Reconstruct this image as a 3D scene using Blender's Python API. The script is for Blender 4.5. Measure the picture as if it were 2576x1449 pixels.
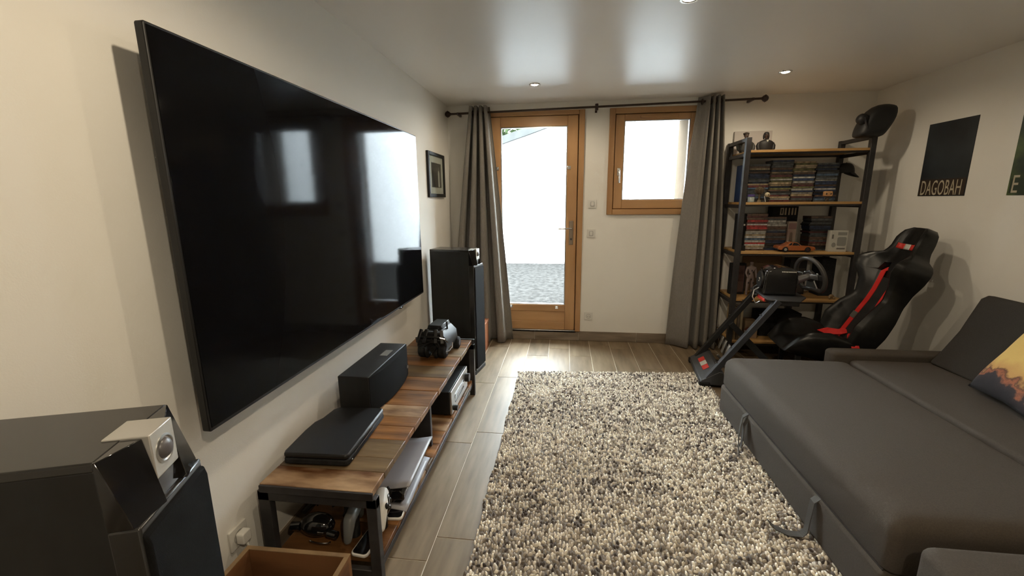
import bpy, bmesh, math, random
import numpy as np
from mathutils import Vector, Matrix, Euler
random.seed(7); rng = np.random.default_rng(7)
for o in list(bpy.data.objects): bpy.data.objects.remove(o)
S = bpy.context.scene
COL = S.collection
PI = math.pi
# ---------------------------------------------------------------- camera
CAM = Vector((1.15425, 0.0, 1.44057))
cam = bpy.data.cameras.new('camera'); co = bpy.data.objects.new('camera', cam); COL.objects.link(co)
cam.sensor_width = 36; cam.lens = 36*1073.672/2576; cam.clip_start = .02; cam.clip_end = 200
cr = Vector((0.99255255, 0.12155501, -0.0079887)); cu = Vector((-0.01679105, 0.20147038, 0.97935068)); cf = Vector((-0.12065447, 0.97192287, -0.20201098))
M = Matrix.Identity(4)
for i in range(3): M[i][0] = cr[i]; M[i][1] = cu[i]; M[i][2] = -cf[i]; M[i][3] = CAM[i]
co.matrix_world = M; S.camera = co
# ---------------------------------------------------------------- world, exposure
w = bpy.data.worlds.new('overcast_sky'); S.world = w; w.use_nodes = True
bg = w.node_tree.nodes['Background']; bg.inputs[0].default_value = (0.86, 0.94, 1.0, 1); bg.inputs[1].default_value = 44.0
S.view_settings.view_transform = 'Standard'; S.view_settings.look = 'None'; S.view_settings.gamma = 1; S.view_settings.exposure = 0.38
S.view_settings.use_curve_mapping = False
LAMP_W = 32.0
LAMP_COL = (1.0, 0.83, 0.60)
D, WD, H = 4.3065, 3.822, 2.340      # back wall, right wall, ceiling
YF = -1.7                            # wall behind the camera
# ---------------------------------------------------------------- materials
def lin(c):
    return tuple((x/12.92 if x <= .04045 else ((x+.055)/1.055)**2.4) for x in c)
MATS = {}
def mat(name, col, rough=.5, metal=0.0, spec=.5, col2=None, scale=8.0, stretch=(1, 1, 1), detail=4.0, bump=0.0, bscale=None, rand=0.0, emit=None, estr=0.0, coat=0.0, sheen=0.0, ramp=(.35, .65), rvar=0.0):
    """Principled material. col / col2 linear RGB mixed by noise in object space, rand = per-object brightness variation."""
    m = bpy.data.materials.new(name); m.use_nodes = True; MATS[name] = m
    nt = m.node_tree; N = nt.nodes; L = nt.links; b = N['Principled BSDF']
    b.inputs['Base Color'].default_value = (*col, 1); b.inputs['Roughness'].default_value = rough; b.inputs['Metallic'].default_value = metal
    b.inputs['Specular IOR Level'].default_value = spec
    if coat: b.inputs['Coat Weight'].default_value = coat; b.inputs['Coat Roughness'].default_value = .08
    if sheen: b.inputs['Sheen Weight'].default_value = sheen
    if emit: b.inputs['Emission Color'].default_value = (*emit, 1); b.inputs['Emission Strength'].default_value = estr
    tex = None
    if col2 or bump or rand:
        tc = N.new('ShaderNodeTexCoord'); mp = N.new('ShaderNodeMapping'); mp.inputs['Scale'].default_value = stretch
        oi = N.new('ShaderNodeObjectInfo'); ad = N.new('ShaderNodeVectorMath'); ad.operation = 'ADD'
        mu = N.new('ShaderNodeMath'); mu.operation = 'MULTIPLY'; mu.inputs[1].default_value = 37.0
        L.new(oi.outputs['Random'], mu.inputs[0]); L.new(tc.outputs['Object'], mp.inputs[0]); L.new(mp.outputs[0], ad.inputs[0]); L.new(mu.outputs[0], ad.inputs[1])
        vec = ad.outputs[0]
    last = None
    if col2:
        n = N.new('ShaderNodeTexNoise'); n.inputs['Scale'].default_value = scale; n.inputs['Detail'].default_value = detail; L.new(vec, n.inputs['Vector'])
        r = N.new('ShaderNodeValToRGB'); r.color_ramp.elements[0].position = ramp[0]; r.color_ramp.elements[1].position = ramp[1]
        r.color_ramp.elements[0].color = (*col, 1); r.color_ramp.elements[1].color = (*col2, 1)
        L.new(n.outputs['Fac'], r.inputs[0]); last = r.outputs[0]; tex = n
        if rvar:
            mr = N.new('ShaderNodeMapRange'); mr.inputs[3].default_value = rough-rvar; mr.inputs[4].default_value = rough+rvar
            L.new(n.outputs['Fac'], mr.inputs[0]); L.new(mr.outputs[0], b.inputs['Roughness'])
    if rand:
        hs = N.new('ShaderNodeHueSaturation'); mr = N.new('ShaderNodeMapRange'); mr.inputs[3].default_value = 1-rand; mr.inputs[4].default_value = 1+rand
        L.new(oi.outputs['Random'], mr.inputs[0]); L.new(mr.outputs[0], hs.inputs['Value'])
        if last: L.new(last, hs.inputs['Color'])
        else: hs.inputs['Color'].default_value = (*col, 1)
        last = hs.outputs[0]
    if last: L.new(last, b.inputs['Base Color'])
    if bump:
        n2 = N.new('ShaderNodeTexNoise'); n2.inputs['Scale'].default_value = bscale or scale; n2.inputs['Detail'].default_value = 3; L.new(vec, n2.inputs['Vector'])
        bp = N.new('ShaderNodeBump'); bp.inputs['Strength'].default_value = bump; bp.inputs['Distance'].default_value = .01
        L.new(n2.outputs['Fac'], bp.inputs['Height']); L.new(bp.outputs[0], b.inputs['Normal'])
    return m
WALL = mat('wall_paint', (.77, .755, .705), .55, spec=.35, col2=(.80, .785, .735), scale=1.5, bump=.06, bscale=240)
CEIL = mat('ceiling_satin', (.88, .865, .83), .36, spec=.9, col2=(.90, .885, .85), scale=1.2, bump=.03, bscale=90)
OUTW = mat('render_white', (.80, .82, .84), .9, spec=0, col2=(.55, .58, .62), scale=.9, stretch=(1, 1, .25), detail=8, ramp=(.52, .85))
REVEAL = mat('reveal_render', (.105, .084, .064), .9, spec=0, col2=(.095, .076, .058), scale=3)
ASPH = mat('yard_concrete', (.0135, .013, .0125), .9, spec=0, col2=(.0265, .0255, .0245), scale=14, detail=10, bump=.3, bscale=60)
GROUT = mat('grout', (.74, .67, .55), .8)
TILE = mat('wood_tile', (.135, .096, .056), .42, spec=.33, col2=(.25, .190, .122), scale=3.2, stretch=(5.5, .8, 1), detail=5, rand=.10, ramp=(.30, .72))
SKIRT = mat('skirting_tile', (.15, .115, .08), .45, col2=(.26, .21, .155), scale=3, stretch=(1, 1, 6), detail=6, rand=.1)
OAK = mat('oak', (.32, .165, .065), .42, col2=(.45, .255, .11), scale=5, stretch=(1.2, 1.2, .18), detail=5, spec=.4)
OAKH = mat('oak_horizontal', (.32, .165, .065), .42, col2=(.45, .255, .11), scale=5, stretch=(.18, 1.2, 1.2), detail=5, spec=.4)
SHELFW = mat('shelf_wood', (.40, .225, .075), .45, col2=(.52, .315, .12), scale=5, stretch=(.4, 3, 3), detail=5)
RECL = mat('reclaimed_wood', (.045, .018, .006), .40, spec=.22, col2=(.28, .128, .042), scale=3.4, stretch=(.8, 5, 2), detail=8, rand=.30, ramp=(.28, .76), bump=.12, bscale=14)
RECLP = mat('reclaimed_wood_pale', (.09, .036, .012), .42, spec=.25, col2=(.58, .40, .24), scale=4.2, stretch=(1, 3, 2), detail=9, ramp=(.36, .78), bump=.15, bscale=14)
RECLG = mat('reclaimed_wood_grey', (.045, .028, .014), .42, spec=.25, col2=(.20, .135, .07), scale=3.2, stretch=(.7, 5, 2), detail=7, rand=.2, ramp=(.25, .80), bump=.12, bscale=14)
CRATEW = mat('crate_wood', (.085, .033, .011), .6, col2=(.22, .10, .036), scale=3, stretch=(.8, .8, 3), detail=7)
CRATEE = mat('crate_edge', (.19, .12, .06), .7, col2=(.30, .20, .10), scale=9)
IRON = mat('dark_iron', (.028, .026, .027), .48, metal=.3, col2=(.045, .042, .042), scale=12)
IRONH = mat('worn_iron', (.06, .058, .06), .4, metal=.7)
BLACK = mat('black_plastic', (.010, .010, .0105), .45, spec=.35)
BLACKM = mat('black_matte', (.008, .008, .0085), .75, spec=.25, col2=(.016, .016, .017), scale=60)
GLOSSB = mat('piano_black', (.008, .008, .009), .09, spec=.6, coat=.6)
SCREEN = mat('screen_glass', (.004, .004, .0045), .07, spec=.045)
GRILLE = mat('speaker_cloth', (.006, .006, .006), .9, spec=.12, bump=.2, bscale=700)
VINYL = mat('cabinet_vinyl', (.011, .0105, .010), .5, spec=.3, col2=(.015, .0145, .014), scale=20, stretch=(1, 1, .1))
TOPV = mat('cabinet_top', (.020, .0195, .019), .22, spec=.6)
SILVER = mat('silver_pod', (.55, .54, .51), .32, metal=.55)
CHROME = mat('chrome', (.75, .75, .75), .15, metal=1.0)
STEEL = mat('brushed_steel', (.48, .48, .47), .34, metal=1.0)
ALU = mat('aluminium', (.42, .43, .45), .34, metal=.9)
PLATE = mat('console_plate', (.30, .30, .33), .38)
WHITEP = mat('white_plastic', (.74, .73, .69), .4)
SWITCH = mat('switch_plastic', (.66, .645, .60), .35)
CURT = mat('curtain_cloth', (.165, .152, .132), .85, col2=(.195, .18, .158), scale=160, stretch=(1, 1, .3), sheen=.15, bump=.12, bscale=400)
ROD = mat('rod_bronze', (.05, .034, .026), .4, metal=.6)
FINIAL = mat('finial_brown', (.030, .012, .011), .35)
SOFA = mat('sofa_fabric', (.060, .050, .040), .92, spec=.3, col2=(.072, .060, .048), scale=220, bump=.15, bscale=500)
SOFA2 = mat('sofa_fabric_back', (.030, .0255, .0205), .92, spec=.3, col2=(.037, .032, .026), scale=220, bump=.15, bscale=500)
STRAP = mat('strap_webbing', (.052, .047, .040), .8, bump=.2, bscale=300)
LEATHER = mat('seat_leather', (.0075, .0075, .0075), .34, spec=.4, col2=(.011, .011, .011), scale=40)
SUEDE = mat('seat_suede', (.009, .009, .009), .9, col2=(.014, .013, .013), scale=80)
RED = mat('harness_red', (.62, .022, .018), .6, bump=.15, bscale=300)
REDB = mat('badge_red', (.50, .03, .02), .5)
GREYB = mat('badge_white', (.50, .50, .44), .5)
BAR = mat('rig_grey_steel', (.055, .058, .068), .4, metal=.5)
BARB = mat('rig_black_steel', (.014, .014, .015), .45, metal=.2)
PEDAL = mat('pedal_plate_grey', (.040, .042, .046), .5)
ORANGE = mat('car_paint', (.36, .105, .03), .22, coat=.7)
DARKGL = mat('dark_glass', (.01, .01, .012), .08)
POSTER = mat('poster_print', (.006, .008, .011), .55, col2=(.022, .030, .036), scale=3.2, detail=6)
POSTERG = mat('poster_green_print', (.012, .022, .008), .55, col2=(.11, .17, .035), scale=6, detail=8, ramp=(.42, .75))
LETTER = mat('letter_cream', (.42, .37, .27), .6)
PALE = mat('pale_board', (.56, .52, .49), .7)
PAPER = mat('photo_mount', (.60, .60, .55), .6)
LEAF = mat('hedge_leaf', (.008, .013, .006), .8, spec=0, col2=(.020, .028, .014), scale=6)
def glass_mat():
    m = bpy.data.materials.new('window_glass'); m.use_nodes = True; nt = m.node_tree; N = nt.nodes; L = nt.links
    for n in list(N): N.remove(n)
    o = N.new('ShaderNodeOutputMaterial'); mix = N.new('ShaderNodeMixShader'); t = N.new('ShaderNodeBsdfTransparent'); g = N.new('ShaderNodeBsdfGlossy'); f = N.new('ShaderNodeMath'); f.operation = 'MULTIPLY_ADD'; lw = N.new('ShaderNodeLayerWeight'); pw = N.new('ShaderNodeMath'); pw.operation = 'POWER'; pw.inputs[1].default_value = 5
    lw.inputs[0].default_value = .5; L.new(lw.outputs['Facing'], pw.inputs[0]); L.new(pw.outputs[0], f.inputs[0]); f.inputs[1].default_value = .85; f.inputs[2].default_value = .04
    g.inputs['Roughness'].default_value = .02; t.inputs[0].default_value = (.96, .98, .97, 1)
    L.new(f.outputs[0], mix.inputs[0]); L.new(t.outputs[0], mix.inputs[1]); L.new(g.outputs[0], mix.inputs[2]); L.new(mix.outputs[0], o.inputs[0]); return m
GLASS = glass_mat()
# ---------------------------------------------------------------- mesh helpers
class MB:
    def __init__(s): s.v = []; s.f = []; s.m = []; s.T = Matrix.Identity(4)
    def add(s, vs, fs, mi=0):
        n = len(s.v); T = s.T
        s.v += [tuple(T @ Vector(p)) for p in vs]; s.f += [tuple(i+n for i in f) for f in fs]; s.m += [mi]*len(fs); return s
    def box(s, x0, x1, y0, y1, z0, z1, mi=0):
        vs = [(x, y, z) for x in (x0, x1) for y in (y0, y1) for z in (z0, z1)]
        return s.add(vs, [(0, 1, 3, 2), (4, 6, 7, 5), (0, 4, 5, 1), (2, 3, 7, 6), (0, 2, 6, 4), (1, 5, 7, 3)], mi)
    def prism(s, poly, a, b, axis='y', mi=0):
        n = len(poly)
        def P(p, t): return {'y': (p[0], t, p[1]), 'x': (t, p[0], p[1]), 'z': (p[0], p[1], t)}[axis]
        vs = [P(p, a) for p in poly]+[P(p, b) for p in poly]
        return s.add(vs, [tuple(range(n)), tuple(range(2*n-1, n-1, -1))]+[(i, i+n, (i+1) % n+n, (i+1) % n) for i in range(n)], mi)
    def bar(s, p0, p1, w, h, up=(0, 0, 1), mi=0):
        p0 = Vector(p0); p1 = Vector(p1); d = (p1-p0).normalized(); u = Vector(up)
        if abs(d.dot(u)) > .99: u = Vector((1, 0, 0))
        a = d.cross(u).normalized(); b = a.cross(d).normalized()
        vs = [tuple(p+a*sx*w/2+b*sz*h/2) for p in (p0, p1) for sx in (-1, 1) for sz in (-1, 1)]
        return s.add(vs, [(0, 1, 3, 2), (4, 6, 7, 5), (0, 4, 5, 1), (2, 3, 7, 6), (0, 2, 6, 4), (1, 5, 7, 3)], mi)
    def tube(s, pts, r, n=10, closed=False, mi=0, cap=True):
        pts = [Vector(p) for p in pts]; k = len(pts); rs = r if isinstance(r, (list, tuple)) else [r]*k
        rings = []; a = None
        for i, p in enumerate(pts):
            if closed: d = (pts[(i+1) % k]-pts[i-1]).normalized()
            else: d = (pts[min(i+1, k-1)]-pts[max(i-1, 0)]).normalized()
            if a is None:
                a = d.orthogonal().normalized()
            else:
                a = (a-d*a.dot(d)).normalized()
            b = d.cross(a)
            rings.append([tuple(p+(a*math.cos(2*PI*j/n)+b*math.sin(2*PI*j/n))*rs[i]) for j in range(n)])
        vs = [q for ring in rings for q in ring]; fs = []
        for i in range(k if closed else k-1):
            i2 = (i+1) % k
            for j in range(n): fs.append((i*n+j, i*n+(j+1) % n, i2*n+(j+1) % n, i2*n+j))
        if not closed and cap: fs.append(tuple(range(n-1, -1, -1))); fs.append(tuple((k-1)*n+j for j in range(n)))
        return s.add(vs, fs, mi)
    def cyl(s, p0, p1, r, n=16, r1=None, mi=0): return s.tube([p0, p1], [r, r if r1 is None else r1], n, mi=mi)
    def lathe(s, prof, c=(0, 0, 0), n=20, mi=0):
        vs = []; fs = []; k = len(prof)
        for (r, z) in prof:
            for j in range(n): vs.append((c[0]+r*math.cos(2*PI*j/n), c[1]+r*math.sin(2*PI*j/n), c[2]+z))
        for i in range(k-1):
            for j in range(n): fs.append((i*n+j, i*n+(j+1) % n, (i+1)*n+(j+1) % n, (i+1)*n+j))
        fs.append(tuple(range(n-1, -1, -1))); fs.append(tuple((k-1)*n+j for j in range(n)))
        return s.add(vs, fs, mi)
    def ell(s, c, r, nu=14, nv=8, mi=0):
        if not isinstance(r, (list, tuple)): r = (r, r, r)
        vs = [(c[0], c[1], c[2]-r[2])]; fs = []
        for i in range(1, nv):
            t = -PI/2+PI*i/nv
            for j in range(nu): vs.append((c[0]+r[0]*math.cos(t)*math.cos(2*PI*j/nu), c[1]+r[1]*math.cos(t)*math.sin(2*PI*j/nu), c[2]+r[2]*math.sin(t)))
        vs.append((c[0], c[1], c[2]+r[2])); e = len(vs)-1
        for j in range(nu): fs.append((0, 1+(j+1) % nu, 1+j)); fs.append((e, e-nu+j, e-nu+(j+1) % nu))
        for i in range(nv-2):
            for j in range(nu): fs.append((1+i*nu+j, 1+i*nu+(j+1) % nu, 1+(i+1)*nu+(j+1) % nu, 1+(i+1)*nu+j))
        return s.add(vs, fs, mi)
    def grid(s, fn, nu, nv, mi=0, wrap=False):
        vs = [fn(i/nu if not wrap else i/nu, j/nv) for j in range(nv+1) for i in range(nu+(0 if wrap else 1))]
        k = nu if wrap else nu+1; fs = []
        for j in range(nv):
            for i in range(nu): i2 = (i+1) % k; fs.append((j*k+i, j*k+i2, (j+1)*k+i2, (j+1)*k+i))
        return s.add(vs, fs, mi)
    def ribbon(s, pts, nors, w, th, side=None, mi=0):
        pts = [Vector(p) for p in pts]; k = len(pts); vs = []; fs = []
        for i, p in enumerate(pts):
            d = (pts[min(i+1, k-1)]-pts[max(i-1, 0)]).normalized()
            if side is not None: sd = Vector(side).normalized(); nr = d.cross(sd).normalized()
            else: nr = Vector(nors[i]).normalized(); sd = d.cross(nr).normalized(); nr = sd.cross(d).normalized()
            for (a, b) in ((-1, -1), (1, -1), (1, 1), (-1, 1)): vs.append(tuple(p+sd*a*w/2+nr*b*th/2))
        for i in range(k-1):
            for j in range(4): fs.append((i*4+j, i*4+(j+1) % 4, i*4+4+(j+1) % 4, i*4+4+j))
        fs += [(3, 2, 1, 0), (k*4-4, k*4-3, k*4-2, k*4-1)]
        return s.add(vs, fs, mi)
    def mesh(s, name, mats, smooth=True, angle=40, recalc=True):
        me = bpy.data.meshes.new(name); me.from_pydata(s.v, [], s.f)
        for m in (mats if isinstance(mats, (list, tuple)) else [mats]): me.materials.append(m)
        me.polygons.foreach_set('material_index', s.m)
        if recalc:
            bm = bmesh.new(); bm.from_mesh(me); bmesh.ops.recalc_face_normals(bm, faces=bm.faces); bm.to_mesh(me); bm.free()
        me.polygons.foreach_set('use_smooth', [smooth]*len(me.polygons))
        if smooth: me.set_sharp_from_angle(angle=math.radians(angle))
        me.update(); return me
    def build(s, name, mats, parent=None, smooth=True, bevel=0, seg=2, loc=None, rot=None, angle=40, subsurf=0):
        return link(name, s.mesh(name, mats, smooth, angle), parent, loc, rot, bevel, seg, subsurf)
def link(name, me, parent=None, loc=None, rot=None, bevel=0, seg=2, subsurf=0):
    o = bpy.data.objects.new(name, me); COL.objects.link(o); o.parent = parent
    if loc is not None: o.location = loc
    if rot is not None: o.rotation_euler = rot
    if bevel:
        b = o.modifiers.new('bevel', 'BEVEL'); b.width = bevel; b.segments = seg; b.limit_method = 'ANGLE'; b.angle_limit = math.radians(40)
        b.harden_normals = False
    if subsurf:
        b = o.modifiers.new('smooth', 'SUBSURF'); b.levels = subsurf; b.render_levels = subsurf
    return o
def tag(o, label, cat, group=None):
    o['label'] = label; o['category'] = cat
    if group: o['group'] = group
    return o
def thing(name, label, cat, loc=(0, 0, 0), rotz=0, group=None):
    o = bpy.data.objects.new(name, None); COL.objects.link(o); o.location = loc; o.rotation_euler = (0, 0, rotz); o.empty_display_size = .1
    return tag(o, label, cat, group)
def struct(o): o['kind'] = 'structure'; return o
def bx(*a): return MB().box(*a)
def rrect(x0, x1, y0, y1, r, n=5):
    out = []
    for (cx, cy, a0) in ((x1-r, y1-r, 0), (x0+r, y1-r, 90), (x0+r, y0+r, 180), (x1-r, y0+r, 270)):
        for i in range(n+1):
            a = math.radians(a0+90*i/n); out.append((cx+r*math.cos(a), cy+r*math.sin(a)))
    return out
def text_mesh(txt, size, mat_, name, parent, loc, rot, sx=1.0, sp=1.0, depth=.0008, shear=0):
    c = bpy.data.curves.new('t', 'FONT'); c.body = txt; c.size = size; c.extrude = depth; c.space_character = sp; c.shear = shear; c.align_x = 'CENTER'; c.resolution_u = 3
    t = bpy.data.objects.new('t', c); COL.objects.link(t)
    dg = bpy.context.evaluated_depsgraph_get(); me = bpy.data.meshes.new_from_object(t.evaluated_get(dg)); bpy.data.objects.remove(t); bpy.data.curves.remove(c)
    me.materials.clear(); me.materials.append(mat_)
    o = link(name, me, parent, loc, rot); o.scale = (sx, 1, 1); return o
def skin_mesh(name, nodes, edges, m, parent, sub=2, root=0, loc=None):
    bm = bmesh.new(); ly = bm.verts.layers.skin.verify(); vs = [bm.verts.new(p[:3]) for p in nodes]
    for a, b in edges: bm.edges.new((vs[a], vs[b]))
    for i, v in enumerate(vs): v[ly].radius = (nodes[i][3], nodes[i][3]); v[ly].use_root = (i == root)
    me = bpy.data.meshes.new(name); bm.to_mesh(me); bm.free()
    o = bpy.data.objects.new(name, me); COL.objects.link(o)
    o.modifiers.new('skin', 'SKIN'); s = o.modifiers.new('s', 'SUBSURF'); s.levels = sub; s.render_levels = sub
    dg = bpy.context.evaluated_depsgraph_get(); me2 = bpy.data.meshes.new_from_object(o.evaluated_get(dg)); bpy.data.objects.remove(o)
    me2.materials.clear(); me2.materials.append(m); me2.polygons.foreach_set('use_smooth', [True]*len(me2.polygons))
    return link(name, me2, parent, loc)
# ================================================================ THE ROOM
floor = struct(bx(-.2, WD+.2, YF-.2, D+.45, -.12, -.0028).build('floor', GROUT))
tx0, TL = .6175, .868
cols = list(range(-4, 17))
joint = {-1: 3.1613, 0: 3.291, 1: 3.816, 2: 4.032, 3: 3.841, 4: 3.30, 5: 4.079, 6: 3.579, 7: 3.95, 8: 3.45, 9: 3.2}
tile_cache = {}
def tile_mesh(wx, ly):
    k = (round(wx, 4), round(ly, 4))
    if k not in tile_cache:
        g = .0016; tile_cache[k] = bx(-wx/2+g, wx/2-g, -ly/2+g, ly/2-g, -.010, 0).mesh('floor_tile', TILE)
    return tile_cache[k]
for c in cols:
    x0 = max(tx0+.2*c, 0); x1 = min(tx0+.2*(c+1), WD)
    if x1-x0 < .02: continue
    j = joint.get(c, 3.3+((c*37) % 11)*.07)
    y = j+TL*2
    while y > YF:
        a, b = max(y-TL, YF), min(y, D)
        if b-a > .02:
            link('floor_tile', tile_mesh(x1-x0, b-a), floor, ((x0+x1)/2, (a+b)/2, 0), bevel=.0012, seg=1)
        y -= TL
struct(bx(-.2, WD+.2, YF-.2, D+.45, H, H+.15).build('ceiling', CEIL))
struct(bx(-.2, 0, YF, D, -.1, H).build('wall_left', WALL))
struct(bx(WD, WD+.2, YF, D, -.1, H).build('wall_right', WALL))
struct(bx(-.2, WD+.2, YF-.2, YF, -.1, H).build('wall_front', WALL))
def holed_wall(name, xs, zs, holes, y0, y1):
    mb = MB(); hole = lambda x, z: any(a < x < b and c < z < d for a, b, c, d in holes)
    for i in range(len(xs)-1):
        for j in range(len(zs)-1):
            x0, x1, z0, z1 = xs[i], xs[i+1], zs[j], zs[j+1]
            if hole((x0+x1)/2, (z0+z1)/2): continue
            mb.add([(x0, y0, z0), (x1, y0, z0), (x1, y0, z1), (x0, y0, z1)], [(0, 1, 2, 3)])
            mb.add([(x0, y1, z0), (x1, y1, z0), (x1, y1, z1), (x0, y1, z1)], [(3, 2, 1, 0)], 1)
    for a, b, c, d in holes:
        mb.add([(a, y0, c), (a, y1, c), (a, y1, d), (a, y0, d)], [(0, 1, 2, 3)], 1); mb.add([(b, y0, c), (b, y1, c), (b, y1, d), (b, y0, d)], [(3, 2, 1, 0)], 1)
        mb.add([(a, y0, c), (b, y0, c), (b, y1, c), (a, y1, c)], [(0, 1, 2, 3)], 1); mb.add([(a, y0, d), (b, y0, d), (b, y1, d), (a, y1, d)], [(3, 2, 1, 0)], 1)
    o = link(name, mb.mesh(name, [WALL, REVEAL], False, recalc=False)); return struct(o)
DH = (.385, 1.30, .085, 2.25); WH = (1.575, 2.395, 1.315, 2.25)
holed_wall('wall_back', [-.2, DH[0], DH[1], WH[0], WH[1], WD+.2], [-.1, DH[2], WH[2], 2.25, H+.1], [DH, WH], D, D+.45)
# skirting tiles
sk = struct(bx(.0, WD, D-.004, D, 0, .098).build('baseboard_back', GROUT))
for a, b in ((.0, .39), (.39, .857), (.857, 1.31), (1.31, 1.897), (1.897, 2.46), (2.46, 3.03), (3.03, 3.60), (3.60, WD)):
    bx(a+.0015, b-.0015, D-.012, D-.002, .002, .10).build('skirting_tile', SKIRT, sk, bevel=.001, seg=1)
sk2 = struct(bx(0, .004, YF, D, 0, .098).build('baseboard_left', GROUT))
y = YF
while y < D-.02:
    bx(.002, .012, y+.0015, min(y+.58, D-.012)-.0015, .002, .10).build('skirting_tile', SKIRT, sk2, bevel=.001, seg=1); y += .58
sk3 = struct(bx(WD-.004, WD, YF, D, 0, .098).build('baseboard_right', GROUT))
y = YF
while y < D-.02:
    bx(WD-.012, WD-.002, y+.0015, min(y+.58, D-.012)-.0015, .002, .10).build('skirting_tile', SKIRT, sk3, bevel=.001, seg=1); y += .58
# ---------------------------------------------------------------- glazed oak door
door = bpy.data.objects.new('door_1', None); COL.objects.link(door); struct(door); door.location = (.84, D, .1)
def dp(name, x0, x1, y0, y1, z0, z1, m, par=None, bev=.004):
    o = MB(); o.box(x0-.84, x1-.84, y0-D, y1-D, z0-.1, z1-.1); return o.build(name, m, par or door, bevel=bev)
dp('door_jamb', .36, .412, D-.022, D+.07, .10, 2.265, OAK); dp('door_jamb', 1.272, 1.325, D-.022, D+.07, .10, 2.265, OAK)
dp('door_head', .412, 1.272, D-.022, D+.07, 2.222, 2.265, OAKH)
dp('door_threshold', .40, 1.285, D-.012, D+.35, .082, .108, ALU)
leaf = dp('door_stile', .416, .520, D-.012, D+.045, .112, 2.218, OAK); dp('door_stile', 1.165, 1.264, D-.012, D+.045, .112, 2.218, OAK)
dp('door_rail', .520, 1.165, D-.012, D+.045, 2.125, 2.218, OAKH)
dp('door_rail', .520, 1.165, D-.012, D+.045, .112, .20, OAKH, bev=.003); dp('door_rail', .520, 1.165, D-.012, D+.045, .31, .378, OAKH, bev=.003)
dp('door_panel', .515, 1.17, D-.002, D+.03, .195, .315, OAKH, bev=.002)
for a in ((.520, .530, .378, 2.125), (1.155, 1.165, .378, 2.125), (.53, 1.155, .378, .386), (.53, 1.155, 2.116, 2.125)):
    dp('glazing_bead', a[0], a[1], D-.004, D+.03, a[2], a[3], ALU, bev=.002)
dp('glass_pane', .53, 1.155, D+.014, D+.02, .386, 2.116, GLASS, bev=0)
for a in ((.408, .424, .108, 2.226), (1.256, 1.276, .108, 2.226), (.42, 1.26, 2.208, 2.228), (.42, 1.26, .104, .122)): dp('rebate_strip', a[0], a[1], D+.046, D+.062, a[2], a[3], OAK, bev=0)
hp = dp('handle_plate', 1.195, 1.237, D-.022, D-.012, 1.00, 1.235, mat('handle_bronze', (.22, .17, .12), .4, metal=.5), bev=.008)
MB().tube([(1.216-.84, -.02, 1.062), (1.216-.84, -.058, 1.062), (1.205-.84, -.066, 1.062), (1.09-.84, -.066, 1.058)], [.009, .009, .009, .008], 10).build('door_lever', CHROME, door)
MB().cyl((1.216-.84, -.021, .955), (1.216-.84, -.027, .955), .010, 12).build('key_cylinder', IRON, door)
for x, z in ((.485, 1.742), (1.185, 1.742), (.612, .358), (1.083, .352)):
    o = MB(); o.T = Matrix.Translation((x-.84, -.014, z-.1))
    o.box(-.016, .016, -.004, .002, -.016, .016).cyl((0, -.004, 0), (0, -.010, 0), .009, 10); o.build('blind_clip', CHROME, door, bevel=.002, seg=1)
# ---------------------------------------------------------------- oak window
win = bpy.data.objects.new('window_1', None); COL.objects.link(win); struct(win); win.location = (1.985, D, 1.29)
def wp(name, x0, x1, y0, y1, z0, z1, m, bev=.004):
    o = MB(); o.box(x0-1.985, x1-1.985, y0-D, y1-D, z0-1.29, z1-1.29); return o.build(name, m, win, bevel=bev)
wp('window_jamb', 1.552, 1.605, D-.022, D+.07, 1.293, 2.267, OAK); wp('window_jamb', 2.365, 2.418, D-.022, D+.07, 1.293, 2.267, OAK)
wp('window_head', 1.605, 2.365, D-.022, D+.07, 2.215, 2.267, OAKH); wp('window_bottom_rail', 1.605, 2.365, D-.026, D+.07, 1.293, 1.345, OAKH)
wp('sash_stile', 1.610, 1.690, D-.014, D+.045, 1.350, 2.210, OAK); wp('sash_stile', 2.280, 2.360, D-.014, D+.045, 1.350, 2.210, OAK)
wp('sash_rail', 1.690, 2.280, D-.014, D+.045, 1.350, 1.433, OAKH); wp('sash_rail', 1.690, 2.280, D-.014, D+.045, 2.155, 2.210, OAKH)
for a in ((1.690, 1.699, 1.433, 2.155), (2.271, 2.28, 1.433, 2.155), (1.699, 2.271, 1.433, 1.440), (1.699, 2.271, 2.148, 2.155)):
    wp('glazing_bead', a[0], a[1], D-.005, D+.03, a[2], a[3], ALU, .002)
wp('glass_pane', 1.699, 2.271, D+.014, D+.02, 1.440, 2.148, GLASS, 0)
o = MB(); o.prism(rrect(1.83-1.985, 2.17-1.985, 2.171-1.29, 2.196-1.29, .011), -.026, -.012); o.build('vent_slot', OAKH, win, bevel=.003)
for a in ((1.60, 1.618, 1.34, 2.22), (2.352, 2.37, 1.34, 2.22), (1.61, 2.36, 1.340, 1.358), (1.61, 2.36, 2.202, 2.22)): wp('rebate_strip', a[0], a[1], D+.046, D+.062, a[2], a[3], OAK, 0)
wp('handle_plate', 1.640, 1.668, D-.022, D-.014, 1.66, 1.73, STEEL, .006)
MB().tube([(1.654-1.985, -.02, .41), (1.654-1.985, -.05, .41), (1.654-1.985, -.056, .398), (1.654-1.985, -.056, .30)], .0085, 10).build('window_lever', CHROME, win)
struct(bx(2.288, 2.396, D+.071, D+.449, 1.316, 2.249).build('trim_2', REVEAL))
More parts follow.
